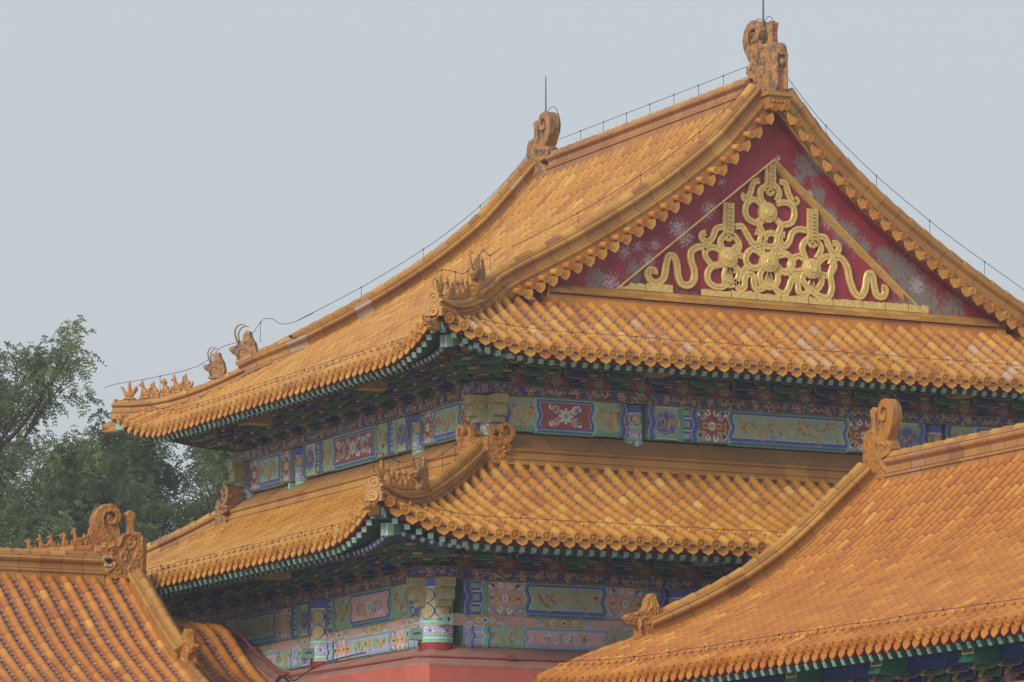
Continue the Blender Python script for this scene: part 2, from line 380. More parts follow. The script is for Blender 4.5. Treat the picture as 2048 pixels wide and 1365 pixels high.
def rafters(limit=100):
    """the hundred nearest rafters of the hall are parts; the others of each building are one part"""
    meshes = raft_mesh(); base = []
    for kind, mbx in enumerate(meshes): base.append(mbx.build('flying_rafter' if kind == 0 else 'round_rafter', z0=False, origin=(0, 0, 0)))
    hall = RAFT[0][3]; mine = sorted([x for x in RAFT if x[3] is hall], key=lambda x: (x[1]+V(0, 0, GZ)-CAMP).length+abs(x[1].x+x[1].y)*.0)
    first = set(id(x) for x in mine[:limit]); rest = {}
    for x in RAFT:
        kind, p, q, par = x; t = q-p; L = t.length; t.normalize(); s = t.cross(V(0, 0, 1)).normalized(); u = s.cross(t)
        M = Matrix((t, -s, u)).transposed()
        if id(x) in first:
            o = place(base[kind], 'flying_rafter' if kind == 0 else 'round_rafter', p, M.to_euler(), (L, 1, 1), par)
        else:
            key = (par.name, kind)
            if key not in rest: rest[key] = (MB(), par)
            b = rest[key][0]; src = meshes[kind]; k0 = len(b.v)
            for vv in src.v: b.p(p+t*(vv[0]*L if vv[0] > .5 else vv[0])-s*vv[1]+u*vv[2])
            for f, mi, sm in zip(src.f, src.m, src.sm): b.face([i+k0 for i in f], src.mats[mi], .5, 0, sm)
    for (nm, kind), (b, par) in rest.items():
        o = b.build('flying_rafter' if kind == 0 else 'round_rafter', par); o['kind'] = 'stuff'
    for o in base: bpy.data.objects.remove(o, do_unlink=True)
HALF = [(.175, -.16), (.175, .05), (.205, .055), (.205, .09), (.155, .105), (.125, .13), (.125, .23), (.15, .25), (.185, .275), (.195, .305), (.18, .335), (.13, .35), (.12, .385)]
def ridge_prof(ws=1, hs=1):
    return [(-a*ws, b*hs) for a, b in HALF]+[(a*ws, b*hs) for a, b in HALF[::-1]]
def resample(path, step):
    P = [Vector(q) for q in path]; d = [0]
    for a, b in zip(P, P[1:]): d.append(d[-1]+(b-a).length)
    n = max(1, round(d[-1]/step)); out = []
    for k in range(n+1):
        t = d[-1]*k/n
        for i in range(len(P)-1):
            if t <= d[i+1]+1e-9:
                f = (t-d[i])/max(1e-9, d[i+1]-d[i]); out.append(P[i].lerp(P[i+1], f)); break
    return out
def ridge(path, ws=1, hs=1, mt=None, tube=True, seed=1, step=.42, tr=.1, wear=0, mb=None, flip=False, body=True):
    """glazed ridge with mouldings and a row of cap tiles, path = foot line on the roof, from the lower end up"""
    mt = mt or RIDGE; rg = random.Random(seed); P = resample(path, step); mb = mb or MB(); S, Us = [], []
    for i, q in enumerate(P):
        t = (P[min(i+1, len(P)-1)]-P[max(i-1, 0)]).normalized(); s = t.cross(V(0, 0, 1)).normalized(); S.append(s); Us.append(s.cross(t).normalized())
    rn = [min(1, max(0, rg.gauss(.45, .2))) for _ in P]; we = [max(0, rg.gauss(wear, .12)) if wear else 0 for _ in P]
    if body:
        mb.sweep(P, S, Us, ridge_prof(ws, hs), mt, rn, we)
        for sg in (1, -1):
            for a_, b0, b1 in ((.158, .10, .118), (.130, .228, .243), (.133, .347, .362)):
                mb.grid([[q+s*(sg*a_*ws)+u*(b0*hs), q+s*(sg*a_*ws)+u*(b1*hs)] for q, s, u in zip(P, S, Us)], JOINT)
        for i in range(1, len(P)-1):
            if rg.random() < .8:
                t = (P[i+1]-P[i]).normalized(); pr = [(a*1.01+.0015*(1 if a > 0 else -1), b+.002) for a, b in ridge_prof(ws, hs)]
                mb.grid([[P[i]+t*e+S[i]*a+Us[i]*b for a, b in pr] for e in (-.006, .006)], JOINT)
    if tube:
        T = resample(path, .36); 
        for i in range(len(T)-1):
            a, b = T[i], T[i+1]; t = (b-a).normalized(); s = t.cross(V(0, 0, 1)).normalized(); u = s.cross(t)
            h = (.385*hs) if body else 0
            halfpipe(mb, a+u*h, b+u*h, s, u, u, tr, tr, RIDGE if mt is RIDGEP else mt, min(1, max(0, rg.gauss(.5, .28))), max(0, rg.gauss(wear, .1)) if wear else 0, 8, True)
        a, b = T[0], T[1]; t = (b-a).normalized(); s = t.cross(V(0, 0, 1)).normalized(); u = s.cross(t)
        disc_end(mb, a+u*(h+.0), -t, s, u, tr*1.15, mt, .6)
    return mb
# ------------------------------------------------------------------ carved ornaments (built in local x = forward, z = up, sculpted by remeshing)
CTEX = bpy.data.textures.new('carving', 'CLOUDS'); CTEX.noise_scale = .055; CTEX.noise_depth = 3
CTEXF = bpy.data.textures.new('carving_fine', 'CLOUDS'); CTEXF.noise_scale = .05; CTEXF.noise_depth = 2
def sculpt(o, voxel, disp, tex=None, sm=2):
    r = o.modifiers.new('remesh', 'REMESH'); r.mode = 'VOXEL'; r.voxel_size = voxel; r.use_smooth_shade = True
    s = o.modifiers.new('smooth', 'SMOOTH'); s.factor = .5; s.iterations = sm
    if disp:
        d = o.modifiers.new('carve', 'DISPLACE'); d.texture = tex or CTEX; d.strength = disp; d.mid_level = .5; d.texture_coords = 'LOCAL'
def bake(o):
    """apply the modifiers so that copies share a finished mesh"""
    dg = bpy.context.evaluated_depsgraph_get(); me = bpy.data.meshes.new_from_object(o.evaluated_get(dg)); o.modifiers.clear(); o.data = me; return o
def spiral(cx, cz, r0, r1, a0, turns, n=26):
    return [(cx+(r0+(r1-r0)*k/n)*math.cos(a0+turns*2*math.pi*k/n), cz+(r0+(r1-r0)*k/n)*math.sin(a0+turns*2*math.pi*k/n)) for k in range(n+1)]
def chiwen(mt):
    """ridge dragon: x forward over the ridge (it bites it), 1.0 long, 1.16 high, .36 thick"""
    b = MB(); XZ = (V(0, 0, 0), V(1, 0, 0), V(0, 0, 1), V(0, 1, 0))
    def ex(pts, t, y=0): b.prism(pts, (V(0, -t/2+y, 0), V(1, 0, 0), V(0, 0, 1), V(0, 1, 0)), t, mt)
    ex([(0, 0), (.80, 0), (.80, .16), (.66, .30), (.72, .42), (.66, .56), (.48, .70), (.30, .80), (.09, .78), (.01, .66)], .34)        # body
    ex([(.60, .34), (.86, .36), (.97, .44), (.95, .54), (.82, .57), (.62, .60)], .30)                                               # snout
    ex([(.50, .02), (.80, .03), (.90, .12), (.84, .20), (.62, .24)], .32)                                                           # jaw
    # tail rising and curling in
    tail = [(.62, .50), (.74, .62), (.87, .76), (.955, .90), (.95, 1.02), (.87, 1.12), (.74, 1.16), (.62, 1.13), (.55, 1.04), (.58, .95), (.66, .92), (.72, .97), (.69, 1.03)]
    T = smooth([V(x, 0, z) for x, z in tail], 4); W = [.17]*len(T)
    rows = []
    for i, q in enumerate(T):
        t = (T[min(i+1, len(T)-1)]-T[max(i-1, 0)]).normalized(); nrm = V(-t.z, 0, t.x); k = i/len(T); wd = .085 if k < .3 else .085-.055*min(1, (k-.3)/.6); th = .165-.06*max(0, k-.5)
        rows.append([q+nrm*wd+V(0, th, 0), q+nrm*wd-V(0, th, 0), q-nrm*wd-V(0, th, 0), q-nrm*wd+V(0, th, 0)])
    ids = b.grid(rows, mt, closed=True); b.face(ids[0][::-1], mt); b.face(ids[-1], mt)
    b.prism([(.5, .6), (.72, .62), (.80, .78), (.84, .95), (.74, 1.06), (.62, 1.02), (.50, .80)], (V(0, -.11, 0), V(1, 0, 0), V(0, 0, 1), V(0, 1, 0)), .22, mt)
    ex([(.19, .74), (.35, .74), (.335, .97), (.38, 1.09), (.27, 1.15), (.16, 1.09), (.205, .97)], .15)                              # sword hilt fan
    for sg in (1, -1):
        y = .17*sg
        b.ell(V(.655, y*1.02, .46), (.055, .03, .05), mt); b.ell(V(.65, y*1.1, .465), (.03, .03, .03), mt)                           # eye
        b.tube([V(.56, y, .52), V(.66, y*1.12, .545), V(.76, y, .50)], [.02, .028, .015], mt, 6)                                    # brow
        b.tube([V(.93, y*.7, .50), V(.84, y*1.05, .52), V(.78, y*1.05, .47)], .022, mt, 6)
        b.tube([V(.86, y*.95, .37), V(.78, y*1.1, .35), V(.68, y*1.1, .33), V(.62, y*1.1, .26), V(.66, y*1.1, .18), V(.78, y*1.1, .12)], .028, mt, 6)
        for k, (cx, cz, r0) in enumerate([(.30, .62, .13), (.16, .40, .09), (.44, .36, .09), (.55, .12, .10), (.30, .16, .08)]):
            pts = spiral(cx, cz, r0, r0*.2, k*1.3, 1.3*(1 if k % 2 else -1), 16); b.tube([V(px, y*1.02, pz) for px, pz in pts], .022, mt, 6)
        b.tube([V(.20, y, .72), V(.36, y*1.1, .76), V(.50, y*1.12, .68), V(.52, y*1.1, .56), V(.42, y*1.1, .50)], .035, mt, 6)
        b.tube([V(.06, y, .06), V(.06, y, .70)], .02, mt, 6); b.tube([V(.02, y, .03), V(.6, y, .03)], .025, mt, 6)
        pts = spiral(.72, .99, .17, .04, -.6, 1.4, 22); b.tube([V(px, y*.93, pz) for px, pz in pts], .018, mt, 6)
    for z0 in (.0,):
        b.tube([V(-.01, .11, .04), V(-.02, .11, .60)], .035, mt, 8); b.tube([V(-.01, -.11, .04), V(-.02, -.11, .60)], .035, mt, 8); b.ell(V(-.03, 0, .46), (.05, .06, .06), mt); b.box((-.01, 0, .62), (.06, .16, .10), mt)
    o = b.build('ridge_dragon', z0=False, origin=(0, 0, 0)); sculpt(o, .0115, .030, None, 1); return bake(o)
def beast(mt, horns=False):
    """seated dragon head with a tall mane, faces +x, .8 long and .85 high"""
    b = MB()
    def ex(pts, t, m=mt): b.prism(pts, (V(0, -t/2, 0), V(1, 0, 0), V(0, 0, 1), V(0, 1, 0)), t, m)
    ex([(0, 0), (.50, 0), (.50, .10), (.56, .26), (.52, .42), (.40, .60), (.36, .76), (.28, .86), (.20, .84), (.16, .70), (.04, .50), (-.02, .25)], .22)
    ex([(.44, .30), (.60, .28), (.76, .30), (.80, .37), (.76, .43), (.62, .46), (.46, .52)], .19)
    ex([(.48, .20), (.66, .22), (.74, .27), (.60, .30), (.46, .34)], .15)
    for sg in (1, -1):
        b.ell(V(.57, .10*sg, .44), (.04, .025, .035), mt)
        for k, (cx, cz, r0) in enumerate([(.38, .30, .10), (.18, .22, .10), (.30, .52, .08)]):
            b.tube([V(px, .115*sg, pz) for px, pz in spiral(cx, cz, r0, r0*.25, k, 1.1, 14)], .02, mt, 6)
        for k in range(3): b.tube([V(.14+.07*k, .10*sg, .35), V(.16+.06*k, .12*sg, .6), V(.20+.05*k, .09*sg, .8)], .022, mt, 5)
        b.tube([V(.5, .11*sg, .02), V(.54, .12*sg, .16), V(.5, .12*sg, .30)], .035, mt, 6)
    ex([(-.06, -.06), (.58, -.06), (.58, .02), (-.06, .02)], .28)
    o = b.build('roof_beast', z0=False, origin=(0, 0, 0)); sculpt(o, .0115, .030, None, 1); bake(o)
    if horns:
        h = MB()
        for sg in (1, -1):
            P = smooth([V(.52, .07*sg, .50), V(.58, .10*sg, .66), V(.60, .13*sg, .84), (.52, .15*sg, .98), (.40, .16*sg, 1.02), (.30, .16*sg, .99)], 4)
            h.tube(P, [.028-.018*i/len(P) for i in range(len(P))], P_GLD2, 6)
        ho = h.build('horn', z0=False, origin=(0, 0, 0)); return o, ho
    return o
def figurine(kind, mt):
    """small seated ridge animal, faces +x, about .34 high"""
    b = MB()
    b.ell(V(0, 0, .10), (.075, .05, .10), mt); b.tube([V(.02, 0, .12), V(.05, 0, .22), V(.055, 0, .27)], [.05, .04, .035], mt, 8)
    b.ell(V(.07, 0, .275), (.052, .036, .042), mt); b.ell(V(.115, 0, .262), (.032, .024, .022), mt)
    b.ell(V(-.05, 0, .06), (.06, .055, .06), mt); b.tube([V(-.09, 0, .04), V(-.12, 0, .12), V(-.10, 0, .19)], [.022, .03, .01], mt, 6)
    for sg in (1, -1):
        b.tube([V(.055, .026*sg, .16), V(.07, .028*sg, .06), V(.085, .03*sg, 0)], [.022, .018, .022], mt, 6)
        if kind == 0: b.tube([V(.05, .02*sg, .30), V(.04, .03*sg, .345)], [.016, .006], mt, 5)
        if kind == 2: b.tube([V(.06, .015*sg, .31), V(.02, .03*sg, .36)], [.012, .006], mt, 5)
    if kind == 0: b.ell(V(.035, 0, .25), (.05, .05, .055), mt)
    if kind == 1: b.tube([V(.06, 0, .30), V(.07, 0, .36), V(.04, 0, .38)], [.03, .018, .006], mt, 6); b.tube([V(-.05, 0, .12), V(-.14, 0, .20), V(-.13, 0, .28)], [.03, .04, .012], mt, 6)
    b.box((0, 0, .0), (.22, .10, .03), mt)
    o = b.build('roof_figurine', z0=False, origin=(0, 0, 0)); sculpt(o, .009, .006, CTEXF, 1); return bake(o)
def immortal(mt):
    b = MB(); b.ell(V(0, 0, .08), (.12, .05, .07), mt); b.tube([V(.08, 0, .10), V(.14, 0, .20), V(.16, 0, .24)], [.04, .028, .03], mt, 7); b.ell(V(.19, 0, .245), (.03, .018, .018), mt)
    b.tube([V(-.08, 0, .10), V(-.15, 0, .20), V(-.16, 0, .26)], [.04, .05, .015], mt, 6); b.tube([V(-.01, 0, .10), V(0, 0, .28)], [.055, .035], mt, 8); b.ell(V(0, 0, .31), (.032, .03, .038), mt)
    b.ell(V(0, 0, .35), (.018, .018, .03), mt); b.box((0, 0, .0), (.26, .10, .03), mt)
    o = b.build('roof_figurine', z0=False, origin=(0, 0, 0)); sculpt(o, .009, .006, CTEXF, 1); return bake(o)
def dragon_cap(mt):
    """small horned dragon head sheathing the tip of the corner beam, faces +x"""
    b = MB(); b.box((-.02, 0, 0), (.22, .17, .17), mt); b.ell(V(.12, 0, .03), (.12, .085, .08), mt); b.ell(V(.22, 0, .05), (.06, .06, .045), mt); b.ell(V(.14, 0, -.07), (.12, .06, .03), mt)
    for sg in (1, -1): b.ell(V(.10, .06*sg, .10), (.03, .025, .03), mt); b.tube([V(.04, .06*sg, .10), V(-.04, .08*sg, .17), V(-.12, .08*sg, .18)], [.025, .02, .008], mt, 6)
    o = b.build('dragon_cap', z0=False, origin=(0, 0, 0)); sculpt(o, .010, .012, CTEXF, 1); return bake(o)
# ------------------------------------------------------------------ painted woodwork
class Paint:
    """flat painted decoration laid on a surface f(u, w, off)"""
    def __init__(s, mb, f): s.b, s.f, s.k = mb, f, 0
    def strip(s, fl, fr, w0, w1, mt, lay=1, n=8):
        o = .003*lay; rows = []
        for i in range(n+1):
            w_ = w0+(w1-w0)*i/n; a, c = fl(w_), fr(w_); m_ = max(1, int(abs(c-a)/.25))
            rows.append([s.f(a+(c-a)*k/6, w_, o) for k in range(7)])
        s.b.grid(rows, mt)
    def rect(s, u0, u1, w0, w1, mt, lay=1, n=6): s.strip(lambda w_: u0, lambda w_: u1, w0, w1, mt, lay, n)
    def frame(s, u0, u1, w0, w1, t, mt, lay=2):
        s.rect(u0, u1, w0, w0+t, mt, lay, 2); s.rect(u0, u1, w1-t, w1, mt, lay, 2); s.rect(u0, u0+t, w0+t, w1-t, mt, lay, 4); s.rect(u1-t, u1, w0+t, w1-t, mt, lay, 4)
    def disc(s, u, w_, r, mt, lay=3, n=12, e=1):
        s.b.poly([s.f(u+r*math.cos(2*math.pi*k/n), w_+r*e*math.sin(2*math.pi*k/n), .003*lay) for k in range(n)], mt)
    def stroke(s, pts, wd, mt, lay=3, sm=3, taper=False):
        P = smooth([V(a, b_, 0) for a, b_ in pts], sm) if sm else [V(a, b_, 0) for a, b_ in pts]; L, Rr = [], []
        for i, q in enumerate(P):
            t = (P[min(i+1, len(P)-1)]-P[max(i-1, 0)]).normalized(); nn = V(-t.y, t.x, 0); k = wd/2*(1-(.8*i/len(P) if taper else 0))
            L.append(s.f(q.x+nn.x*k, q.y+nn.y*k, .003*lay)); Rr.append(s.f(q.x-nn.x*k, q.y-nn.y*k, .003*lay))
        s.b.grid([L, Rr], mt)
    def curl(s, u, w_, r, a0, turns, wd, mt, lay=4):
        s.stroke([(u+r*(1-.75*k/10)*math.cos(a0+turns*2*math.pi*k/10), w_+r*(1-.75*k/10)*math.sin(a0+turns*2*math.pi*k/10)) for k in range(11)], wd, mt, lay, 0)
    def dragon(s, u0, u1, w0, w1, mt, rg, lay=3):
        L, h = u1-u0, w1-w0; n = max(3, round(L/h*2.0))/2; sg = rg.choice((-1, 1)); X = lambda t: (u0+L*t) if sg > 0 else (u1-L*t)
        m_ = max(3, round(L/h*1.25)); ph0 = rg.uniform(.3, 1.0); fn = lambda t: (X(.07+.86*t)+h*.07*math.sin(2*(math.pi*m_*t+ph0)), w0+h*(.5+(.16+.12*min(1, t*3))*math.sin(math.pi*m_*t+ph0)))
        s.stroke([fn(k/(m_*7)) for k in range(m_*7+1)], max(.04, h*.15), mt, lay, 0, True); pts = [fn((k+.5)/m_) if k else fn(0) for k in range(m_)]; n = m_/2
        hx, hz = pts[0]
        for k in range(7):
            a = k*.9+rg.random(); s.stroke([(hx, hz), (hx+h*.14*math.cos(a), hz+h*.14*math.sin(a)), (hx+h*.2*math.cos(a+.5), hz+h*.2*math.sin(a+.5))], .02, mt, lay, 2)
        s.disc(hx, hz, h*.07, mt, lay+1, 8)
        for k in range(1, int(2*n), 1):
            x, z = pts[k]; e = (-1)**(k//2)
            s.stroke([(x, z), (x+h*.14, z-h*.12*e), (x+h*.08, z-h*.26*e), (x+h*.2, z-h*.3*e)], .018, mt, lay, 2)
            s.stroke([(x-h*.1, z+h*.06), (x-h*.2, z+h*.2*e)], .016, mt, lay, 0)
        for k in range(int(L*h*110)):
            x, z = u0+rg.uniform(.06, .94)*L, w0+rg.uniform(.08, .92)*h
            s.curl(x, z, rg.uniform(.018, .045), rg.random()*6, .7, .016, rg.choice((P_GLD, P_GLD2, P_TEAL, P_TEAL, P_LIL)), lay-1)
    def floral(s, u0, u1, w0, w1, mt, rg, lay=2):
        s.rect(u0, u1, w0, w1, mt, lay-1); uc, wc, L, h = (u0+u1)/2, (w0+w1)/2, u1-u0, w1-w0; k = min(L, h)
        for r_, m_ in ((.16, P_GLD), (.125, P_WHT), (.07, P_LIL)): s.disc(uc, wc, k*r_, m_, lay+1, 12); lay += .34
        lay = round(lay)
        for sx in (-1, 1):
            for sz in (-1, 1):
                x, z = uc+sx*L*.27, wc+sz*h*.27
                s.curl(x, z, k*.21, 0 if sx > 0 else math.pi, .9*sx*sz, .044, P_GLD, lay); s.curl(x+sx*k*.03, z, k*.13, 1 if sx > 0 else 2, .8*sx*sz, .045, P_LIL, lay+1); s.curl(uc+sx*L*.12, wc+sz*h*.38, k*.10, 2, .8*sx, .035, P_WHT, lay); s.curl(uc+sx*L*.40, wc+sz*h*.40, k*.10, 1, .7*sx, .04, P_LIL, lay)
                s.disc(x+sx*L*.10, z+sz*h*.07, k*.07, P_WHT, lay+1, 7); s.disc(x+sx*L*.03, z+sz*h*.14, k*.06, P_LIL, lay+1, 7); s.disc(x-sx*L*.10, z+sz*h*.10, k*.045, P_WHT, lay+1, 7)
                s.stroke([(uc+sx*k*.12, wc), (uc+sx*L*.2, wc+sz*h*.08), (uc+sx*L*.34, wc), (uc+sx*L*.42, wc+sz*h*.15)], .036, P_GLD, lay)
    def centre_flower(s, u0, u1, w0, w1, mt, rg, lay=2):
        s.rect(u0, u1, w0, w1, mt, lay); uc, wc, L, h = (u0+u1)/2, (w0+w1)/2, u1-u0, w1-w0
        s.disc(uc, wc, h*.26, P_GLD, lay+1, 16)
        for k in range(8): s.disc(uc+h*.27*math.cos(k*.785), wc+h*.27*math.sin(k*.785), h*.06, P_WHT, lay+2, 6)
        s.disc(uc, wc, h*.2, P_WHT, lay+3, 14); s.disc(uc, wc, h*.13, P_TEAL, lay+4, 12)
        for sx in (-1, 1):
            for sz in (-1, 1):
                for j in range(max(1, int(L/.55))):
                    x, z = uc+sx*(h*.42+j*.25), wc+sz*h*.2*(1 if j % 2 == 0 else .6)
                    s.curl(x, z, h*.22, 0 if sx > 0 else 3.1, .9*sx*sz, .045, rg.choice((P_GLD, P_GLD, P_WHT)), lay+1); s.curl(x+sx*.02, z, h*.13, 1, .8*sx, .045, P_LIL, lay+2); s.curl(x+sx*.10, z+sz*h*.14, h*.10, 2, .7, .035, P_WHT, lay+2)
                    s.disc(x+sx*.07, z+sz*h*.09, h*.055, P_WHT, lay+2, 6); s.disc(x+sx*.1, z-sz*h*.06, h*.045, P_BLU, lay+2, 6)
def zig(a, sx=1): 
    K = [(0, .35), (.24, -.55), (.5, .8), (.76, -.55), (1, .25)]
    return lambda t: a*sx*float(np.interp(t, [k for k, _ in K], [v for _, v in K]))
def decorate(pt, L, h, left, centre, c1, c2, rg):
    """symmetric painted beam: sections from each end inwards, zigzag bands between them, a centre panel"""
    e = .012
    base = c1; pt.rect(0, L, 0, h, base, 1)
    x = 0
    def band(u, wd, mt, sx, lay, amp=.05):
        z = zig(amp, sx); pt.strip(lambda w_: u-wd/2+z(w_/h), lambda w_: u+wd/2+z(w_/h), e, h-e, mt, lay, 12)
    for i, (kind, wd) in enumerate(left):
        for sx in (1, -1):
            u0, u1 = (x, x+wd) if sx > 0 else (L-x-wd, L-x)
            if kind == 'post': pt.rect(u0, u1, 0, h, c2, 2); pt.rect(u1-.015 if sx > 0 else u0, u1 if sx > 0 else u0+.015, 0, h, P_GLD, 3)
            elif kind == 'box':
                pt.rect(u0+.04, u1-.04, .04, h-.03, P_SAGE, 2); pt.frame(u0+.03, u1-.03, .03, h-.02, .014, P_WHT, 3)
                uc, wc, r = (u0+u1)/2, h/2, min(wd, h)*.38; pt.disc(uc, wc, r, P_BLU, 3, 8); pt.disc(uc, wc, r*.86, P_LIL, 4, 14); pt.disc(uc, wc, r*.8, P_BLU, 5, 14)
                pt.dragon(uc-r*.7, uc+r*.7, wc-r*.75, wc+r*.75, P_GLD, rg, 7)
            elif kind == 'hex':
                pt.rect(u0, u1, 0, h, P_WHT, 2)
                for k in range(-1, 2):
                    w0, w1 = h*(.5+k*.36)-h*.16, h*(.5+k*.36)+h*.16; w0, w1 = max(w0, .01), min(w1, h-.01)
                    pt.strip(lambda w_: u0, lambda w_: u1-.02-abs((w_-h*(.5+k*.36))/h)*.32*wd*2, w0, w1, c2, 3, 6) if sx > 0 else pt.strip(lambda w_: u0+.02+abs((w_-h*(.5+k*.36))/h)*.32*wd*2, lambda w_: u1, w0, w1, c2, 3, 6)
                    pt.rect(u0+.05, u1-.1, w0+.045, w1-.045, P_SAGE, 4) if sx > 0 else pt.rect(u0+.1, u1-.05, w0+.045, w1-.045, P_SAGE, 4)
            elif kind in ('florR', 'florP'): pt.floral(u0, u1, .015, h-.015, P_RED if kind[-1] == 'R' else P_PNK, rg, 3)
            elif kind == 'drag':
                pt.rect(u0, u1, .02, h-.02, P_SAGE if c1 is not P_TEAL else P_SAGE, 2); pt.dragon(u0+.05, u1-.05, .04, h-.04, P_GLD, rg, 4)
            if kind not in ('post',) and i > 0:
                ue = u0 if sx > 0 else u1
                band(ue, .125, P_WHT, sx, 7); band(ue, .10, c2 if i % 2 else c1, sx, 8); band(ue+.055*sx, .03, P_GRN if c2 is P_BLU else P_BLU, sx, 9)
        x += wd
    u0, u1 = x, L-x
    if u1-u0 > .2:
        z = zig(.05); t = .055
        def inner(off, mt, lay): pt.strip(lambda w_: u0+off+z(w_/h), lambda w_: u1-off-z(w_/h), e+off*.7+(.05 if off > .05 else 0), h-e-off*.7, mt, lay, 12)
        inner(-.03, P_WHT, 7); inner(-.015, P_GRN if centre != 'florR' else P_TEAL, 8); inner(.03, c2, 9); inner(.085, P_WHT, 10); inner(.097, P_SAGE if centre == 'drag' else (P_RED if centre == 'florR' else P_PNK), 11)
        a, b_ = u0+.17, u1-.17
        if centre == 'drag':
            md = (a+b_)/2
            if b_-a > 1: pt.dragon(a, md-.1, .09, h-.09, P_GLD, rg, 13); pt.dragon(md+.1, b_, .09, h-.09, P_GLD, rg, 13); pt.disc(md, h*.6, .05, P_GLD, 14); pt.disc(md, h*.3, .04, P_LIL, 14)
            else: pt.dragon(a, b_, .09, h-.09, P_GLD, rg, 13)
        else: pt.centre_flower(a-.03, b_+.03, .085, h-.085, P_RED if centre == 'florR' else P_PNK, rg, 12)
def beam(parent, P0, U, N, L, h, left, centre, c1, c2, seed, th=.34, rad=.07, name='painted_beam', label=None, plainc=None):
    """P0 = lower corner of the outer face at the start"""
    P0, U, N = Vector(P0), Vector(U), Vector(N); mb = MB(); Zz = V(0, 0, 1)
    def f(u, w_, off):
        if w_ < rad:
            a = (1-w_/rad)*1.25; return P0+U*u+Zz*(rad-rad*math.sin(a)*1.0)+N*(-rad*(1-math.cos(a))+off*math.cos(a))-Zz*(off*math.sin(a))
        return P0+U*u+Zz*w_+N*off
    rows = []
    prof = [(-.0+w_) for w_ in np.linspace(0, rad, 5)]+[h]
    rows = [[f(0, w_, 0) for w_ in prof]+[P0+Zz*h-N*th, P0-N*th], [f(L, w_, 0) for w_ in prof]+[P0+U*L+Zz*h-N*th, P0+U*L-N*th]]
    ids = mb.grid(rows, c1, closed=True); mb.face(ids[0][::-1], c1); mb.face(ids[1], c1)
    rg = random.Random(seed)
    if left is not None: decorate(Paint(mb, f), L, h, left, centre, c1, c2, rg)
    return mb.build(name, parent, label=label)
def frieze_band(parent, P0, U, N, L, h, seed, th=.5, name='frieze_band', sp=.46):
    P0, U, N = Vector(P0), Vector(U), Vector(N); mb = MB(); Zz = V(0, 0, 1); rg = random.Random(seed)
    c = P0+U*L/2+Zz*h/2-N*th/2; mb.box(c, (L, th, h), P_BAND, (U, N, Zz))
    pt = Paint(mb, lambda u, w_, off: P0+U*u+Zz*w_+N*off)
    pt.rect(0, L, 0, .03, P_GLD2, 1, 1); pt.rect(0, L, h-.025, h, P_GLD2, 1, 1); n = max(1, round(L/(2*sp)))
    for i in range(n):
        a = L*i/n; s_ = L/n
        for k in range(6): pt.disc(a+s_*.2+.06*math.cos(k*1.05), h*.5+.06*math.sin(k*1.05), .026, P_GLD, 2, 6)
        pt.disc(a+s_*.2, h*.5, .03, P_LIL, 3, 8)
        pt.dragon(a+s_*.36, a+s_*.98, .05, h-.05, P_GLD, rg, 3)
        for k in range(16): pt.curl(a+s_*rg.uniform(.02, .98), h*rg.uniform(.15, .85), .04, rg.random()*6, .8, .02, rg.choice((P_GLD2, P_GLD, P_LIL)), 2)
    for e, D_ in ((0, -1), (L, 1)):
        pe = Paint(mb, lambda u, w_, off: P0+U*(e+D_*off)+Zz*w_-N*(th/2-u)); pe.frame(-th/2, th/2, 0, h, .02, P_GLD2, 1)
        for k in range(14): pe.curl(rg.uniform(-.4, .4)*th, h*rg.uniform(.2, .8), .04, rg.random()*6, .8, .022, rg.choice((P_GLD, P_LIL, P_GLD2)), 2)
    return mb.build(name, parent)
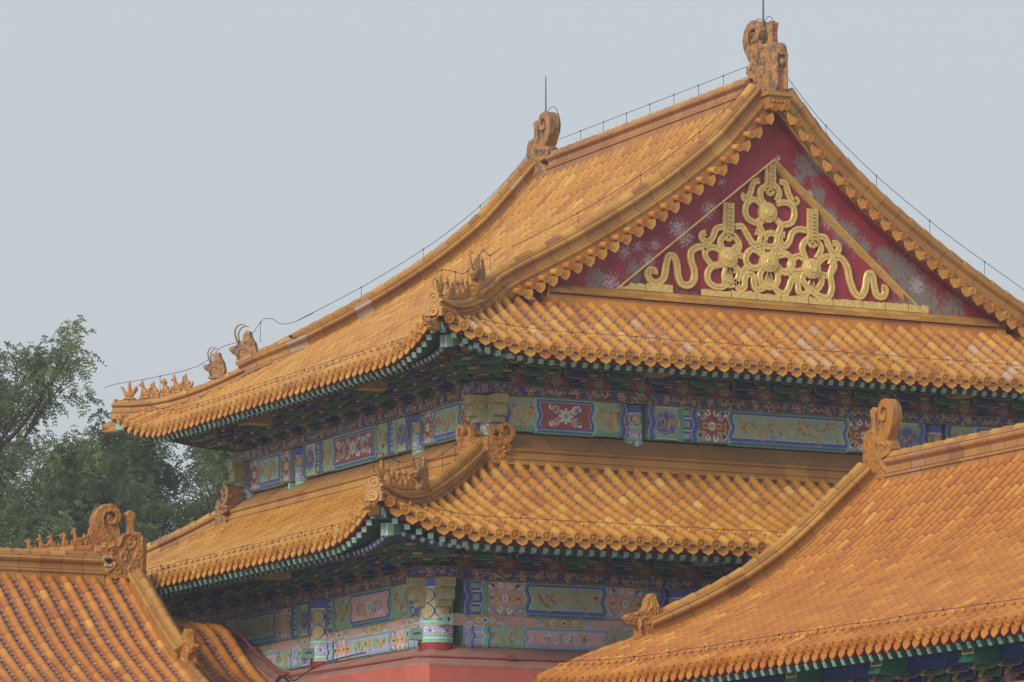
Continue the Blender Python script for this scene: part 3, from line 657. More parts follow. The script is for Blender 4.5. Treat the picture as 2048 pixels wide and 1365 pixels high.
def column(parent, c, r, z0, z1, seed, redz=None):
    mb = MB(); c = Vector(c); n = 24
    if redz is None: redz = z0
    ring = lambda z, rr=r: [V(c.x+rr*math.cos(2*math.pi*k/n), c.y+rr*math.sin(2*math.pi*k/n), z) for k in range(n)]
    mb.grid([ring(z0), ring(redz)], COLR, closed=True, sm=True); mb.grid([ring(redz), ring(z1)], P_CREAM, closed=True, sm=True)
    f = lambda u, w_, off: V(c.x+(r+off)*math.cos(u/r), c.y+(r+off)*math.sin(u/r), w_)
    pt = Paint(mb, f); C = 2*math.pi*r; H = z1-redz
    def bnd(a, b, mt, lay=1):
        for k in range(4): pt.rect(C*k/4, C*(k+1)/4, a, b, mt, lay, 1)
    bnd(redz, redz+.02, P_GLD, 2); bnd(redz+.02, redz+.13, P_TEAL); bnd(redz+.07, redz+.085, P_WHT, 2); bnd(redz+.13, redz+.30, P_LIL); bnd(redz+.13, redz+.145, P_GLD, 2); bnd(redz+.30, redz+.315, P_GLD, 2)
    for k in range(12): pt.curl(C*k/12, redz+.215, .05, k, .8, .022, P_WHT, 3); pt.disc(C*(k+.5)/12, redz+.21, .025, P_RED if k % 2 else P_PNK, 3, 6)
    bnd(redz+.315, redz+.41, P_TEAL); bnd(redz+.355, redz+.37, P_WHT, 2); bnd(z1-.15, z1, P_BLU); bnd(z1-.17, z1-.15, P_WHT, 2)
    w0, w1 = redz+.41, z1-.17; rows = max(1, round((w1-w0)/.29)); hh = (w1-w0)/rows; m_ = 6; ww = C/m_
    for j in range(rows):
        for i in range(m_):
            uc, wc = ww*(i+.5), w0+hh*(j+.5)
            # dark lattice of touching ovals
            for sx in (-1, 1):
                pt.stroke([(uc+sx*ww*.02, w0+hh*j), (uc+sx*ww*.34, wc-hh*.25), (uc+sx*ww*.47, wc), (uc+sx*ww*.34, wc+hh*.25), (uc+sx*ww*.02, w0+hh*(j+1))], .03, P_BLU2, 2)
                pt.stroke([(uc+sx*ww*.02, w0+hh*j+.01), (uc+sx*ww*.31, wc-hh*.25), (uc+sx*ww*.43, wc), (uc+sx*ww*.31, wc+hh*.25), (uc+sx*ww*.02, w0+hh*(j+1)-.01)], .01, P_WHT, 3)
            rg = random.Random(seed+i*7+j)
            for k in range(16): pt.curl(uc+rg.uniform(-.25, .25)*ww, wc+rg.uniform(-.33, .33)*hh, rg.uniform(.015, .035), rg.random()*6, .8, .012, P_GLD if k % 3 else GOLD, 2)
            pt.disc(uc+ww/2, w0+hh*j, .035, P_WHT, 4, 6); pt.disc(uc+ww/2, w0+hh*j, .018, P_RED, 5, 6)
    return mb.build('column', parent)
def beam_head(parent, c, D, top, thick=.28, h=.5, ln=.46, start=.1):
    """carved end of an architrave that crosses the corner; D = outward direction"""
    mb = MB(); D = Vector(D); N = D.cross(V(0, 0, 1)); o = Vector(c)-N*thick/2; o.z = top
    P = [(start, 0), (ln+.02, 0), (ln+.02, -.16), (ln-.05, -.175), (ln-.03, -.2), (ln-.01, -.30), (ln-.04, -.38), (ln-.13, -.41), (ln-.15, -h), (start, -h-.03)]
    mb.prism(P, (o, D, V(0, 0, 1), N), thick, P_OLIVE)
    for off, sg in ((-.004, -1), (thick+.004, 1)):
        pt = Paint(mb, lambda u, w_, of, off=off, sg=sg: o+D*u+V(0, 0, w_)+N*(off+sg*of))
        Q = [(start+.03, -.03), (ln-.02, -.03), (ln-.02, -.13), (ln-.08, -.15), (ln-.06, -.31), (ln-.16, -.36), (ln-.18, -h+.02)]
        pt.stroke(Q, .02, P_GLD, 1, 0); rg = random.Random(5)
        for k in range(9): pt.curl(start+rg.uniform(.06, ln-start-.1), -rg.uniform(.08, h-.1), .045, rg.random()*6, .8, .014, rg.choice((P_GLD, P_GRN, P_SAGE)), 2)
        pt.disc(start+(ln-start)*.45, -h*.42, .045, P_GLD, 3, 8)
    pt = Paint(mb, lambda u, w_, of: o+D*(ln+.021+of)+V(0, 0, w_)+N*u); pt.frame(.02, thick-.02, -.15, -.01, .012, P_GLD, 1)
    return mb.build('beam_head', parent)
def beam_tip(parent, c, D, s=.25, ln=.30, name='beam_tip'):
    mb = MB(); D = Vector(D); N = D.cross(V(0, 0, 1)); Zz = V(0, 0, 1); c = Vector(c)
    mb.box(c+D*ln/2, (ln, s, s), BOXW, (D, N, Zz))
    for sg in (1, -1):
        pt = Paint(mb, lambda u, w_, of, sg=sg: c+D*(ln/2+u)+Zz*w_+N*(sg*(s/2+of)))
        pt.rect(-ln*.40, ln*.40, -s*.38, s*.38, P_GRN, 1, 1); pt.stroke([(-.06, 0), (-.02, .02), (.02, -.005), (.06, .01)], .03, BLACK, 2); pt.stroke([(-.045, .002), (.04, .004)], .012, P_RED, 3, 0)
    pt = Paint(mb, lambda u, w_, of: c+D*(ln+of)+Zz*w_+N*u); pt.rect(-s*.38, s*.38, -s*.38, s*.38, P_GRN, 1, 1); pt.rect(-.02, .02, -.035, .035, BLACK, 2, 1)
    return mb.build(name, parent)
def bracket(c1, c2, corner=False):
    """bracket set: x along the wall, y outwards, z up from the plate; one colour, gold-lined"""
    b = MB(); XA, YA, ZA = V(1, 0, 0), V(0, 1, 0), V(0, 0, 1); g = BRK_E
    b.box((0, 0, .05), (.24, .22, .10), c1, taper=.7)
    def arm(y, z, L, hh=.10, th=.09):
        P = [(-L/2, hh), (-L/2, hh*.6), (-L/2+.03, hh*.25), (-L/2+.10, 0), (L/2-.10, 0), (L/2-.03, hh*.25), (L/2, hh*.6), (L/2, hh)]
        b.prism(P, (V(0, y-th/2, z), XA, ZA, YA), th, c1)
        pt = Paint(b, lambda u, w_, of: V(u, y+th/2+of, z+w_)); pt.stroke([(-L/2+.01, hh+.02), (-L/2+.012, hh*.65), (-L/2+.04, hh*.32), (-L/2+.105, .015), (L/2-.105, .015), (L/2-.04, hh*.32), (L/2-.012, hh*.65), (L/2-.01, hh+.02)], .022, g, 1, 0)
        for sx in (-1, 1): b.box((sx*(L/2-.045), y, z+hh+.03), (.10, .11, .055), c2, taper=.75)
    def out(z, y1, beak, hh=.125, t=.13):
        y0 = -.12; nose = .16 if beak else .04
        P = [(y0, hh), (y0, 0), (y1-.09, 0), (y1-.02, -.01 if not beak else -.045), (y1+nose, -.09 if beak else .03), (y1+nose+.012, -.05 if beak else hh*.6), (y1+.02, hh*.9)]
        b.prism(P, (V(-t/2, 0, z), YA, ZA, XA), t, c1)
        for sg in (-1, 1):
            pt = Paint(b, lambda u, w_, of, sg=sg: V(sg*(t/2+of), u, z+w_)); pt.stroke([(y0+.02, .014), (y1-.09, .014), (y1-.02, .004 if not beak else -.03), (y1+nose-.006, -.075 if beak else .04), (y1+.015, hh*.84)], .022, g, 1, 0)
        b.prism([(y1+nose-.004, -.095 if beak else .025), (y1+nose+.012, -.09 if beak else .03), (y1+nose+.02, -.045 if beak else hh*.6), (y1+.03, hh*.9)], (V(-t/2-.003, 0, z), YA, ZA, XA), t+.006, g)
    st = .25
    arm(.02, .12, .52, .13); arm(.24, .22, .76, .16); out(.12, st, False, .10)
    arm(.46, .40, .80, .16); out(.30, st*2, True, .11)
    arm(.70, .56, .56, .12); out(.48, st*3, True, .11); out(.60, st*3+.14, False, .10)
    # upturned finial behind the last arm
    b.tube([V(0, st*3+.06, .52), V(0, st*3+.20, .66), V(0, st*3+.30, .80)], [.034, .03, .02], P_GLD2, 4)
    return b.build('bracket_set', z0=False, origin=(0, 0, 0))
def bracket_board(parent, P0, U, N, L, n, h=.42):
    """red boards between the sets, each with a flaming pearl"""
    P0, U, N = Vector(P0), Vector(U), Vector(N); mb = MB(); Zz = V(0, 0, 1); mb.box(P0+U*L/2+Zz*(h/2+.1), (L, .04, h+.2), BRK_G, (U, N, Zz))
    pt = Paint(mb, lambda u, w_, of: P0+U*u+Zz*w_+N*(.02+of)); s_ = L/n
    for i in range(n):
        c = s_*(i+.5); k = h*.92
        pr = [(0, .36), (.15, .31), (.35, .22), (.55, .12), (.75, .05), (1, .01)]; X = lambda t, e=0: float(np.interp(t, [a for a, _ in pr], [b for _, b in pr]))+e
        pt.strip(lambda w_: c-X(w_/k, .03)*s_, lambda w_: c+X(w_/k, .03)*s_, 0, k, P_GLD2, 1, 10)
        pt.strip(lambda w_: c-X(w_/k)*s_, lambda w_: c+X(w_/k)*s_, .012, k*.97, P_RED, 2, 10)
        for a in np.linspace(-1.2, 1.2, 7): pt.stroke([(c+.05*math.sin(a), .07+.03*math.cos(a)), (c+.10*math.sin(a), .08+.085*math.cos(a)), (c+.11*math.sin(a)+.01, .09+.15*math.cos(a))], .016, P_GLD, 3)
        for dx, dz in ((-.028, .065), (.028, .065), (0, .11)): pt.disc(c+dx, dz, .024, P_TEAL, 4, 8)
    return mb.build('bracket_board', parent)
# ------------------------------------------------------------------ ground
g = MB(); g.poly([V(-900, -900, -GZ), V(900, -900, -GZ), V(900, 1500, -GZ), V(-900, 1500, -GZ)], plain('paving_stone', (.46, .45, .42), .85, .2, .4), .5)
g.build('ground', kind='structure', origin=(0, 0, -GZ))
# ------------------------------------------------------------------ ornaments shared by the halls
ORN = {'dragon': chiwen(SCULPT), 'dragonw': chiwen(SCULPTW), 'fig': [figurine(k, SCULPT) for k in range(3)], 'imm': immortal(SCULPT), 'cap': dragon_cap(SCULPT), 'beast': beast(SCULPT)}
_b, _h = beast(SCULPTW, True); ORN['beasth'] = _b; ORN['horn'] = _h
BR = [bracket(BRK_B, BRK_G), bracket(BRK_G, BRK_B), bracket(BRK_G, BRK_B, True)]
def orn(key, name, loc, rz, s, parent, k=None, label=None, horn=False):
    src = ORN[key] if k is None else ORN[key][k]; sc = s if isinstance(s, tuple) else (s, s, s)
    o = place(src, name, loc, (0, 0, rz), sc, parent, label)
    if horn:
        h = place(ORN['horn'], 'horn', loc, (0, 0, rz), sc); wl = Vector(h.location); h.parent = o; h.matrix_parent_inverse = Matrix.Identity(4)
        h.location = (0, 0, 0); h.rotation_euler = (0, 0, 0); h.scale = (1, 1, 1)
    return o
def eyes(o):
    """dark eyes and pale teeth of a ridge dragon"""
    for sg in (1, -1):
        e = MB(); e.ell(V(.665, .195*sg, .468), (.03, .012, .03), BLACK, 8, 6); t = MB()
        for k in range(5): t.prism([(0, 0), (.034, 0), (.017, -.045)], (V(.70+.042*k, .178*sg, .375-.006*k), V(1, 0, 0), V(0, 0, 1), V(0, 1, 0)), .03*sg, WHITE)
        for k in range(4): t.prism([(0, 0), (.034, 0), (.017, .045)], (V(.70+.042*k, .178*sg, .20), V(1, 0, 0), V(0, 0, 1), V(0, 1, 0)), .03*sg, WHITE)
        for m_, nm in ((e, 'eye'), (t, 'teeth')):
            h = m_.build(nm, z0=False, origin=(0, 0, 0)); h.parent = o
PI = math.pi
L, W, E1, E2 = 11.25, 12.36, 2.05, 4.15
G = W-.30; XC = G/2        # the gable sits a little left of the column centre
hall = thing('palace_hall', (W/2, L/2, 0), 'large palace hall with two tiers of yellow glazed roof, gilded crimson gable and painted eaves', 'palace hall')
PU = [(0, 1.2), (1, 1.75), (2.1, 2.42), (3, 2.92), (4, 3.47), (5, 4.09), (6, 4.78), (7, 5.6), (8.23, 6.95)]
A1 = Side((-E1, -E1, 0), (0, 1, 0), (1, 0, 0), L+2*E1, PU, .55); B1 = Side((-E1, -E1, 0), (1, 0, 0), (0, 1, 0), W+2*E1, PU, .55)
C1 = Side((G+E1, -E1, 0), (0, 1, 0), (-1, 0, 0), L+2*E1, PU, .55); D1 = Side((-E1, L+E1, 0), (1, 0, 0), (0, -1, 0), W+2*E1, PU, .55)
YN, YF = .15, 10.4                                   # verge planes
def vA1(u): y = u-E1; return 8.1 if YN-.12 < y < YF+.12 else max(0, min(A1.d(u), 2.6))-.02
def vB1(u): return min(B1.d(u)-.02, 2.36)
# upper roof tiles
mb = MB(); n = int((A1.L-.3)/.295); usA = [.16+(A1.L-.32)*i/n for i in range(n+1)]
tiles(mb, A1, usA, vA1, wear=lambda u, v: .085); n = int((B1.L-.3)/.30); usB = [.16+(B1.L-.32)*i/n for i in range(n+1)]
wearB = lambda u, v: .20+.045*math.sin(u*1.7)+.03*math.sin(u*5.1+v*2)+(.05 if v < .8 else 0)
tiles(mb, B1, usB, vB1, wear=wearB)
for s_, f_ in ((A1, vA1), (B1, vB1)): deck(mb, s_, f_)
for s_, f_ in ((C1, vA1), (D1, lambda u: min(D1.d(u), 2.36))): deck(mb, s_, f_, top=TILE)
roof1 = mb.build('upper_roof', hall, label='upper tier of yellow glazed tiles, chipped and chalky on the gable side')
# lower roof
PL = [(0, -2.42), (1, -2.04), (2, -1.62), (3, -1.10), (3.7, -.66)]
A2 = Side((-E2, -E2, 0), (0, 1, 0), (1, 0, 0), L+2*E2, PL, .55); B2 = Side((-E2, -E2, 0), (1, 0, 0), (0, 1, 0), W+2*E2, PL, .55)
v2 = lambda sd: (lambda u: min(sd.d(u)-.02, 3.56))
mb = MB(); n = int((A2.L-.3)/.295); tiles(mb, A2, [.16+(A2.L-.32)*i/n for i in range(n+1)], v2(A2))
n = int((B2.L-.3)/.30); tiles(mb, B2, [.16+(B2.L-.32)*i/n for i in range(n+1)], v2(B2), wear=lambda u, v: .07)
for s_ in (A2, B2): deck(mb, s_, v2(s_))
C2 = Side((W+E2, -E2, 0), (0, 1, 0), (-1, 0, 0), L+2*E2, PL, .55); D2 = Side((-E2, L+E2, 0), (1, 0, 0), (0, -1, 0), W+2*E2, PL, .55)
for s_ in (C2, D2): deck(mb, s_, v2(s_), top=TILE)
roof2 = mb.build('lower_roof', hall, label='lower tier of yellow glazed tiles')
# main ridge
XR = 6.15; mb = ridge([V(XR, 1.0, 6.93), V(XR, 9.6, 6.93)], 1.15, 1.0, RIDGEP, wear=.14, seed=3); mb.build('main_ridge', roof1)
orn('dragonw', 'ridge_dragon', (XR+.03, .0, 6.88), PI/2, (1.18, .92, 1.27), roof1); orn('dragonw', 'ridge_dragon', (XR-.02, 10.62, 6.86), -PI/2, (1.06, .80, 1.16), roof1)
# verge and hip ridges of the upper roof
def hippath(S_, x0, x1, sx, sy, ex, ey, n=8):
    """points on the diagonal from eave corner; ex,ey = plan corner"""
    out = []
    for i in range(n+1):
        d = x0+(x1-x0)*i/n; out.append(V(ex+sx*d, ey+sy*d, S_.z(max(d, 0), max(d, 0))+.01))
    return out
def vergepath(y, xs, prof): return [V(x, y, prof(abs_d(x))) for x in xs]
SP = interp(PU)
def verge(sx, ey, sy, yv, low_end, seed, par, wear=0, mt=None):
    ex = -E1 if sx > 0 else G+E1
    hp = hippath(A1, low_end, E1+.12, sx, sy, ex, ey, 5); ve = [V(ex+sx*v, yv, SP(v)) for v in (2.55, 3.2, 4, 5, 6, 7, 7.5, 8.0)+((8.3,) if sy < 0 else ())]
    return ridge(smooth(hp+ve, 3), 1, 1.06, mt, seed=seed, wear=wear).build('verge_ridge', par)
def lowhip(sx, sy, ex, ey, a, b_, seed, par, S_=None, hs=.62):
    P = hippath(S_ or A1, a, b_, sx, sy, ex, ey, 8); 
    m_ = ridge(P, .9, hs, seed=seed, tr=.085)
    t = (P[1]-P[0]).normalized(); s = t.cross(V(0, 0, 1)).normalized(); u = s.cross(t); disc_end(m_, P[0]-t*.02-u*.03+V(0, 0, .02), -t, s, u, .095, TILE, .6)
    m_.box(P[0]+t*.22+u*.07, (.42, .26, .14), RIDGE, (t, s, u))
    return m_.build('hip_ridge', par)
vr1 = verge(1, -E1, 1, YN, 1.45, 11, roof1); vr2 = verge(1, L+E1, -1, YF, 1.95, 12, roof1, .15); vr3 = verge(-1, -E1, 1, YN, 1.45, 13, roof1)
lowhip(1, 1, -E1, -E1, -.14, 1.5, 21, roof1); lowhip(1, -1, -E1, L+E1, -.14, 2.0, 22, roof1); lowhip(-1, 1, W+E1, -E1, -.14, 1.5, 23, roof1)
def hippt(S_, d, sx, sy, ex, ey, h): return V(ex+sx*d, ey+sy*d, S_.z(d, d)+h)
def figures(S_, sx, sy, ex, ey, ds, par, h=.35, s=1.0, weather=False):
    rz = math.atan2(-sy, -sx)
    for i, d in enumerate(ds):
        if i == 0: orn('imm', 'roof_figurine', hippt(S_, d, sx, sy, ex, ey, h), rz, s, par, label='small immortal riding a bird, first figure on the hip')
        else: orn('fig', 'roof_figurine', hippt(S_, d, sx, sy, ex, ey, h), rz, s*(1+.06*math.sin(i*2.3)), par, k=i % 3)
figures(A1, 1, 1, -E1, -E1, [.10, .42, .61, .80, .99, 1.18], roof1, .35, 1.0)
orn('beasth', 'roof_beast', hippt(A1, 1.72, 1, 1, -E1, -E1, .30), R(-135), .68, roof1, horn=True)
figures(A1, 1, -1, -E1, L+E1, [.10, .35, .52, .69, .86, 1.03], roof1, .35, 1.0)
orn('beasth', 'roof_beast', hippt(A1, 1.62, 1, -1, -E1, L+E1, .30), R(135), .60, roof1, horn=True)
orn('beasth', 'roof_beast', hippt(A1, 2.12, 1, -1, -E1, L+E1, .30), R(135), .76, roof1, horn=True)
# row of round and drip tiles under both raking verges
mb = MB(); rg = random.Random(4)
def vdisc(x):
    v = min(x+E1, G+E1-x); return SP(v)-.10
xs = [.50+.2565*i for i in range(int((G-1.0)/.2565)+1)]
for i, x in enumerate(xs):
    if abs(x-XC) < .10: pass
    z = vdisc(x); rn = rg.gauss(.5, .2); c = V(x, -.27, z-.01); b0 = V(x, .30, z+.09); ax = (c-b0).normalized(); s = V(1, 0, 0); u = s.cross(-ax) if s.cross(-ax).z > 0 else s.cross(ax)
    mb.tube([b0, b0.lerp(c, .5), c], .062, TILEO if i % 3 else TILE, 12, True, rn, .0, V(0, 0, 1)); disc_end(mb, c, ax, s, u, .072, TILEO, rn+.1)
    q = c-ax*.10+u*.075; mb.tube([q, q+u*.04], [.03, .016], TILEO, 6, True, .2)
    x2 = x+.128; z2 = vdisc(x2); sl = (vdisc(x2+.05)-vdisc(x2-.05))/.1; sd_ = V(1, 0, sl).normalized(); dn = V(sl*.35, 0, -1).normalized()
    if i < len(xs)-1: drip(mb, V(x2+.01, -.25, z2-.07), V(0, -1, -.12).normalized(), V(1, 0, sl*.5).normalized(), dn, .112, TILE, rg.gauss(.62, .15), ln=.15)
mb.build('verge_tile_row', roof1)
# gable boards
TR = [(6.146, 5.592), (2.84, 2.92), (9.36, 2.92)]
mb = MB(); GP = []

PEEL = [(7.535, 5.591, 0.17, 2), (4.735, 4.508, 0.17, 1), (4.049, 4.104, 0.2, 1), (4.275, 3.948, 0.17, 1), (3.431, 3.421, 0.17, 1), (3.207, 3.692, 0.11, 1), (7.387, 4.513, 0.14, 1), (6.923, 5.007, 0.08, 1), (9.303, 3.383, 0.17, 1), (5.002, 5.07, 0.08, 1), (6.229, 5.628, 0.07, 1), (6.896, 5.537, 0.2, 2), (7.355, 4.658, 0.11, 2), (8.865, 3.707, 0.22, 2), (9.101, 3.517, 0.25, 2), (9.367, 3.09, 0.28, 2), (9.572, 3.045, 0.22, 2), (3.141, 3.226, 0.14, 2), (6.692, 5.254, 0.08, 2), (8.089, 4.064, 0.14, 2), (7.721, 4.332, 0.17, 2), (8.595, 3.865, 0.17, 2), (2.3, 3.0, .16, 2), (2.6, 2.95, .2, 1), (7.1, 5.0, .14, 2), (10.1, 3.0, .2, 2), (2.9, 3.55, .14, 1), (3.55, 3.75, .12, 1)]
def side_board(sg):
    rows = []; nT, nS = 90, 16
    for i in range(nT+1):
        t = i/nT; x_ = (.45+(XC-.45)*t); x = x_ if sg > 0 else G-x_; o_ = V(x, .24, SP(x_+E1)-.18)
        if i == nT: o_ = V(XC, .24, SP(8.05)-.2)
        base = TR[1] if sg > 0 else TR[2]; ix = base[0]+(TR[0][0]-base[0])*t; iz = base[1]+(TR[0][1]-base[1])*t
        if t < .12: iz = iz-(.12-t)*3.0; o_.z = o_.z-(.12-t)*3.5
        rows.append([o_.lerp(V(ix, .24, iz), k/nS) for k in range(nS+1)])
    mb.grid(rows, GABLE)
    inner = [r_[-1] for r_ in rows]; mb.grid([inner, [q+V(0, .12, 0) for q in inner]], GABLE)
side_board(1); side_board(-1)
for sg in (1, -1):
    xx_ = [.3+(XC-.3)*i/40 for i in range(41)]; mb.grid([[V(x if sg > 0 else G-x, y, SP(min(x+E1, 8.2))-.155) for y in (.30, -.06)] for x in xx_], GABLE)
for q_ in ([(-.1, 2.2), (1.7, 2.2), (1.7, SP(3.7)-.12), (.8, SP(2.85)-.10), (-.1, SP(2.0)-.08)],): mb.grid([[V(a, .27, 2.2), V(a, .27, max(2.25, SP(a+E1)-.08))] for a in np.linspace(-.3, 1.8, 12)], GABLE); mb.grid([[V(G-a, .27, 2.2), V(G-a, .27, max(2.25, SP(a+E1)-.08))] for a in np.linspace(-.3, 1.8, 12)], GABLE)
nx = 70; rows = []
for i in range(nx+1):
    x = 2.6+(9.6-2.6)*i/nx; top = (TR[1][1]+(TR[0][1]-TR[1][1])*(x-TR[1][0])/(TR[0][0]-TR[1][0])) if x < TR[0][0] else (TR[2][1]+(TR[0][1]-TR[2][1])*(x-TR[2][0])/(TR[0][0]-TR[2][0]))
    rows.append([V(x, .36, 2.55+(max(top+.05, 2.6)-2.55)*k/26) for k in range(27)])
mb.grid(rows, GABLE)
wh, gy = [], []
for q in mb.v:
    a = b_ = 0.0
    for px, pz, s, k in PEEL:
        e = math.exp(-(((q[0]-px)**2+(q[2]-pz)**2)/(2*(s*1.55)**2)))
        if k == 1: a = max(a, e)
        else: b_ = max(b_, e)
    low = math.exp(-max(0, q[2]-2.95)/.08)*.28 if q[1] > .3 else 0
    wh.append(a*.36); gy.append(max(b_, a*.6)*.32+low*.8+.07)
gable = mb.build('gable_wall', hall, attrs={'white': wh, 'gray': gy}, label='crimson gable board with peeling white and grey patches')
# gilded relief
STROKES = [[(5.86, 5.185), (5.727, 5.13), (5.676, 4.964), (5.592, 4.796), (5.51, 4.833), (5.527, 4.908)], [(6.308, 5.207), (6.441, 5.159), (6.506, 4.973), (6.621, 4.82), (6.688, 4.855), (6.638, 4.901)], [(5.906, 4.792), (5.884, 4.981), (5.992, 5.084), (6.091, 5.116), (6.224, 5.097), (6.296, 4.971), (6.238, 4.819)], [(5.922, 4.705), (5.757, 4.809), (5.608, 4.739), (5.55, 4.573), (5.605, 4.431), (5.769, 4.362), (5.919, 4.456)], [(6.237, 4.76), (6.421, 4.804), (6.586, 4.744), (6.628, 4.585), (6.55, 4.417), (6.349, 4.372), (6.218, 4.464)], [(5.969, 4.445), (5.852, 4.333), (5.933, 4.134), (5.898, 3.956), (5.913, 3.781)], [(6.217, 4.45), (6.323, 4.341), (6.265, 4.189), (6.239, 4.011), (6.278, 3.867), (6.476, 3.794)], [(5.061, 4.227), (4.913, 4.172), (4.846, 4.021), (4.747, 3.911), (4.617, 3.945), (4.595, 4.045), (4.683, 4.081)], [(5.323, 4.248), (5.472, 4.259), (5.586, 4.107), (5.716, 3.942), (5.848, 3.981), (5.883, 4.13), (5.768, 4.186)], [(6.882, 4.296), (6.715, 4.306), (6.581, 4.228), (6.512, 4.061), (6.411, 3.951), (6.313, 4.031), (6.321, 4.164), (6.414, 4.177)], [(7.132, 4.197), (7.299, 4.187), (7.381, 4.04), (7.497, 3.886), (7.599, 3.968), (7.567, 4.083), (7.466, 4.09)], [(5.073, 3.776), (4.999, 3.916), (5.076, 4.053), (5.207, 4.107), (5.322, 4.043), (5.413, 3.904), (5.352, 3.754), (5.253, 3.688)], [(5.056, 3.717), (4.893, 3.806), (4.73, 3.779), (4.67, 3.658), (4.761, 3.52), (4.891, 3.457), (5.055, 3.556)], [(5.055, 3.498), (4.842, 3.453), (4.726, 3.314), (4.751, 3.142), (4.92, 3.052), (5.101, 3.109), (5.086, 3.282), (5.136, 3.461)], [(5.252, 3.527), (5.398, 3.392), (5.364, 3.215), (5.232, 3.118), (5.084, 3.137)], [(5.912, 3.752), (5.699, 3.838), (5.565, 3.697), (5.581, 3.552), (5.745, 3.476), (5.927, 3.578)], [(6.227, 3.746), (6.443, 3.792), (6.575, 3.684), (6.54, 3.535), (6.389, 3.436), (6.225, 3.57)], [(5.948, 4.018), (5.999, 4.139), (6.092, 4.182), (6.214, 4.15), (6.24, 4.041), (6.196, 3.949), (6.089, 3.912), (5.974, 3.932), (5.948, 4.018)], [(6.875, 3.736), (6.794, 3.936), (6.863, 4.088), (6.997, 4.143), (7.147, 4.081), (7.212, 3.953), (7.11, 3.754)], [(7.142, 3.683), (7.295, 3.812), (7.462, 3.795), (7.493, 3.606), (7.324, 3.446), (7.107, 3.518)], [(6.875, 3.707), (6.709, 3.783), (6.575, 3.699), (6.524, 3.578), (6.623, 3.483), (6.856, 3.529)], [(4.681, 3.805), (4.518, 3.792), (4.377, 3.694), (4.37, 3.52), (4.433, 3.35), (4.432, 3.176), (4.334, 3.053), (4.172, 3.056), (4.092, 3.209), (4.061, 3.439), (3.997, 3.573), (3.883, 3.564), (3.834, 3.393), (3.784, 3.158), (3.654, 3.048), (3.509, 3.066), (3.43, 3.19), (3.478, 3.28), (3.575, 3.273), (3.584, 3.201)], [(7.41, 3.658), (7.496, 3.806), (7.647, 3.809), (7.78, 3.656), (7.844, 3.395), (7.942, 3.167), (8.076, 3.102), (8.179, 3.243), (8.216, 3.452), (8.268, 3.559), (8.352, 3.521), (8.383, 3.316), (8.449, 3.144), (8.584, 3.138), (8.637, 3.275), (8.553, 3.305)], [(5.166, 3.143), (5.314, 3.182), (5.395, 3.066), (5.511, 3.095), (5.528, 3.256), (5.595, 3.349), (5.71, 3.328), (5.725, 3.183), (5.79, 3.071), (5.939, 3.126), (6.039, 3.235)], [(6.106, 3.24), (6.236, 3.074), (6.402, 3.042), (6.503, 3.181), (6.544, 3.301), (6.621, 3.342), (6.687, 3.253), (6.702, 3.107), (6.834, 3.043), (6.942, 3.154), (6.971, 3.303)], [(5.96, 3.522), (5.859, 3.368), (5.89, 3.195), (6.072, 3.135), (6.221, 3.219), (6.246, 3.367), (6.175, 3.523)], [(6.889, 3.502), (6.788, 3.348), (6.919, 3.167), (7.135, 3.05), (7.352, 3.03), (7.438, 3.219), (7.407, 3.452), (7.46, 3.633)], [(7.106, 3.489), (7.222, 3.35), (7.103, 3.165), (6.936, 3.197)], [(5.385, 3.712), (5.516, 3.693), (5.616, 3.788)], [(5.283, 3.413), (5.48, 3.399), (5.58, 3.493)], [(6.257, 3.426), (6.44, 3.469), (6.572, 3.391), (6.788, 3.348)], [(5.253, 3.731), (5.336, 3.854), (5.419, 3.861)], [(5.921, 4.676), (6.005, 4.785)], [(6.178, 3.889), (6.144, 3.769)]]
BOSS = [(6.027, 4.569), (5.159, 3.636), (6.048, 3.615), (6.978, 3.555)]
LAD = [[(6.096, 5.543), (6.091, 5.042)], [(5.179, 4.675), (5.174, 4.09)], [(7.02, 4.705), (7.013, 4.1)]]
gb = MB(); GY = .355
def ribbon(pts, w_, y0=GY, sm=5, lift=0):
    P = smooth([V(a, 0, c) for a, c in pts], sm) if sm else [V(a, 0, c) for a, c in pts]; rows = []
    for i, q in enumerate(P):
        t = (P[min(i+1, len(P)-1)]-P[max(i-1, 0)]).normalized(); nn = V(-t.z, 0, t.x)
        rows.append([q+nn*(w_*a)+V(0, y0-h-lift, 0) for a, h in ((-.5, 0), (-.5, .038), (-.42, .05), (-.13, .05), (-.09, .030), (-.03, .030), (.0, .05), (.42, .05), (.5, .038), (.5, 0))])
    ids = gb.grid(rows, GOLD); gb.face(ids[0][::-1], GOLD); gb.face(ids[-1], GOLD)
for k, s in enumerate(STROKES): ribbon(s, .128 if k not in (21, 22) else .145, lift=.0015*(k % 9))
for cx_, cz in BOSS:
    for r_, h in ((.20, .085), (.15, .10), (.09, .125)):
        ring = lambda rr, y: [V(cx_+rr*math.cos(k*PI/10), y, cz+rr*math.sin(k*PI/10)) for k in range(20)]
        gb.grid([ring(r_, GY), ring(r_, GY-h), ring(r_*.86, GY-h-.012)], GOLD, closed=True); gb.poly(ring(r_*.86, GY-h-.012), GOLD)
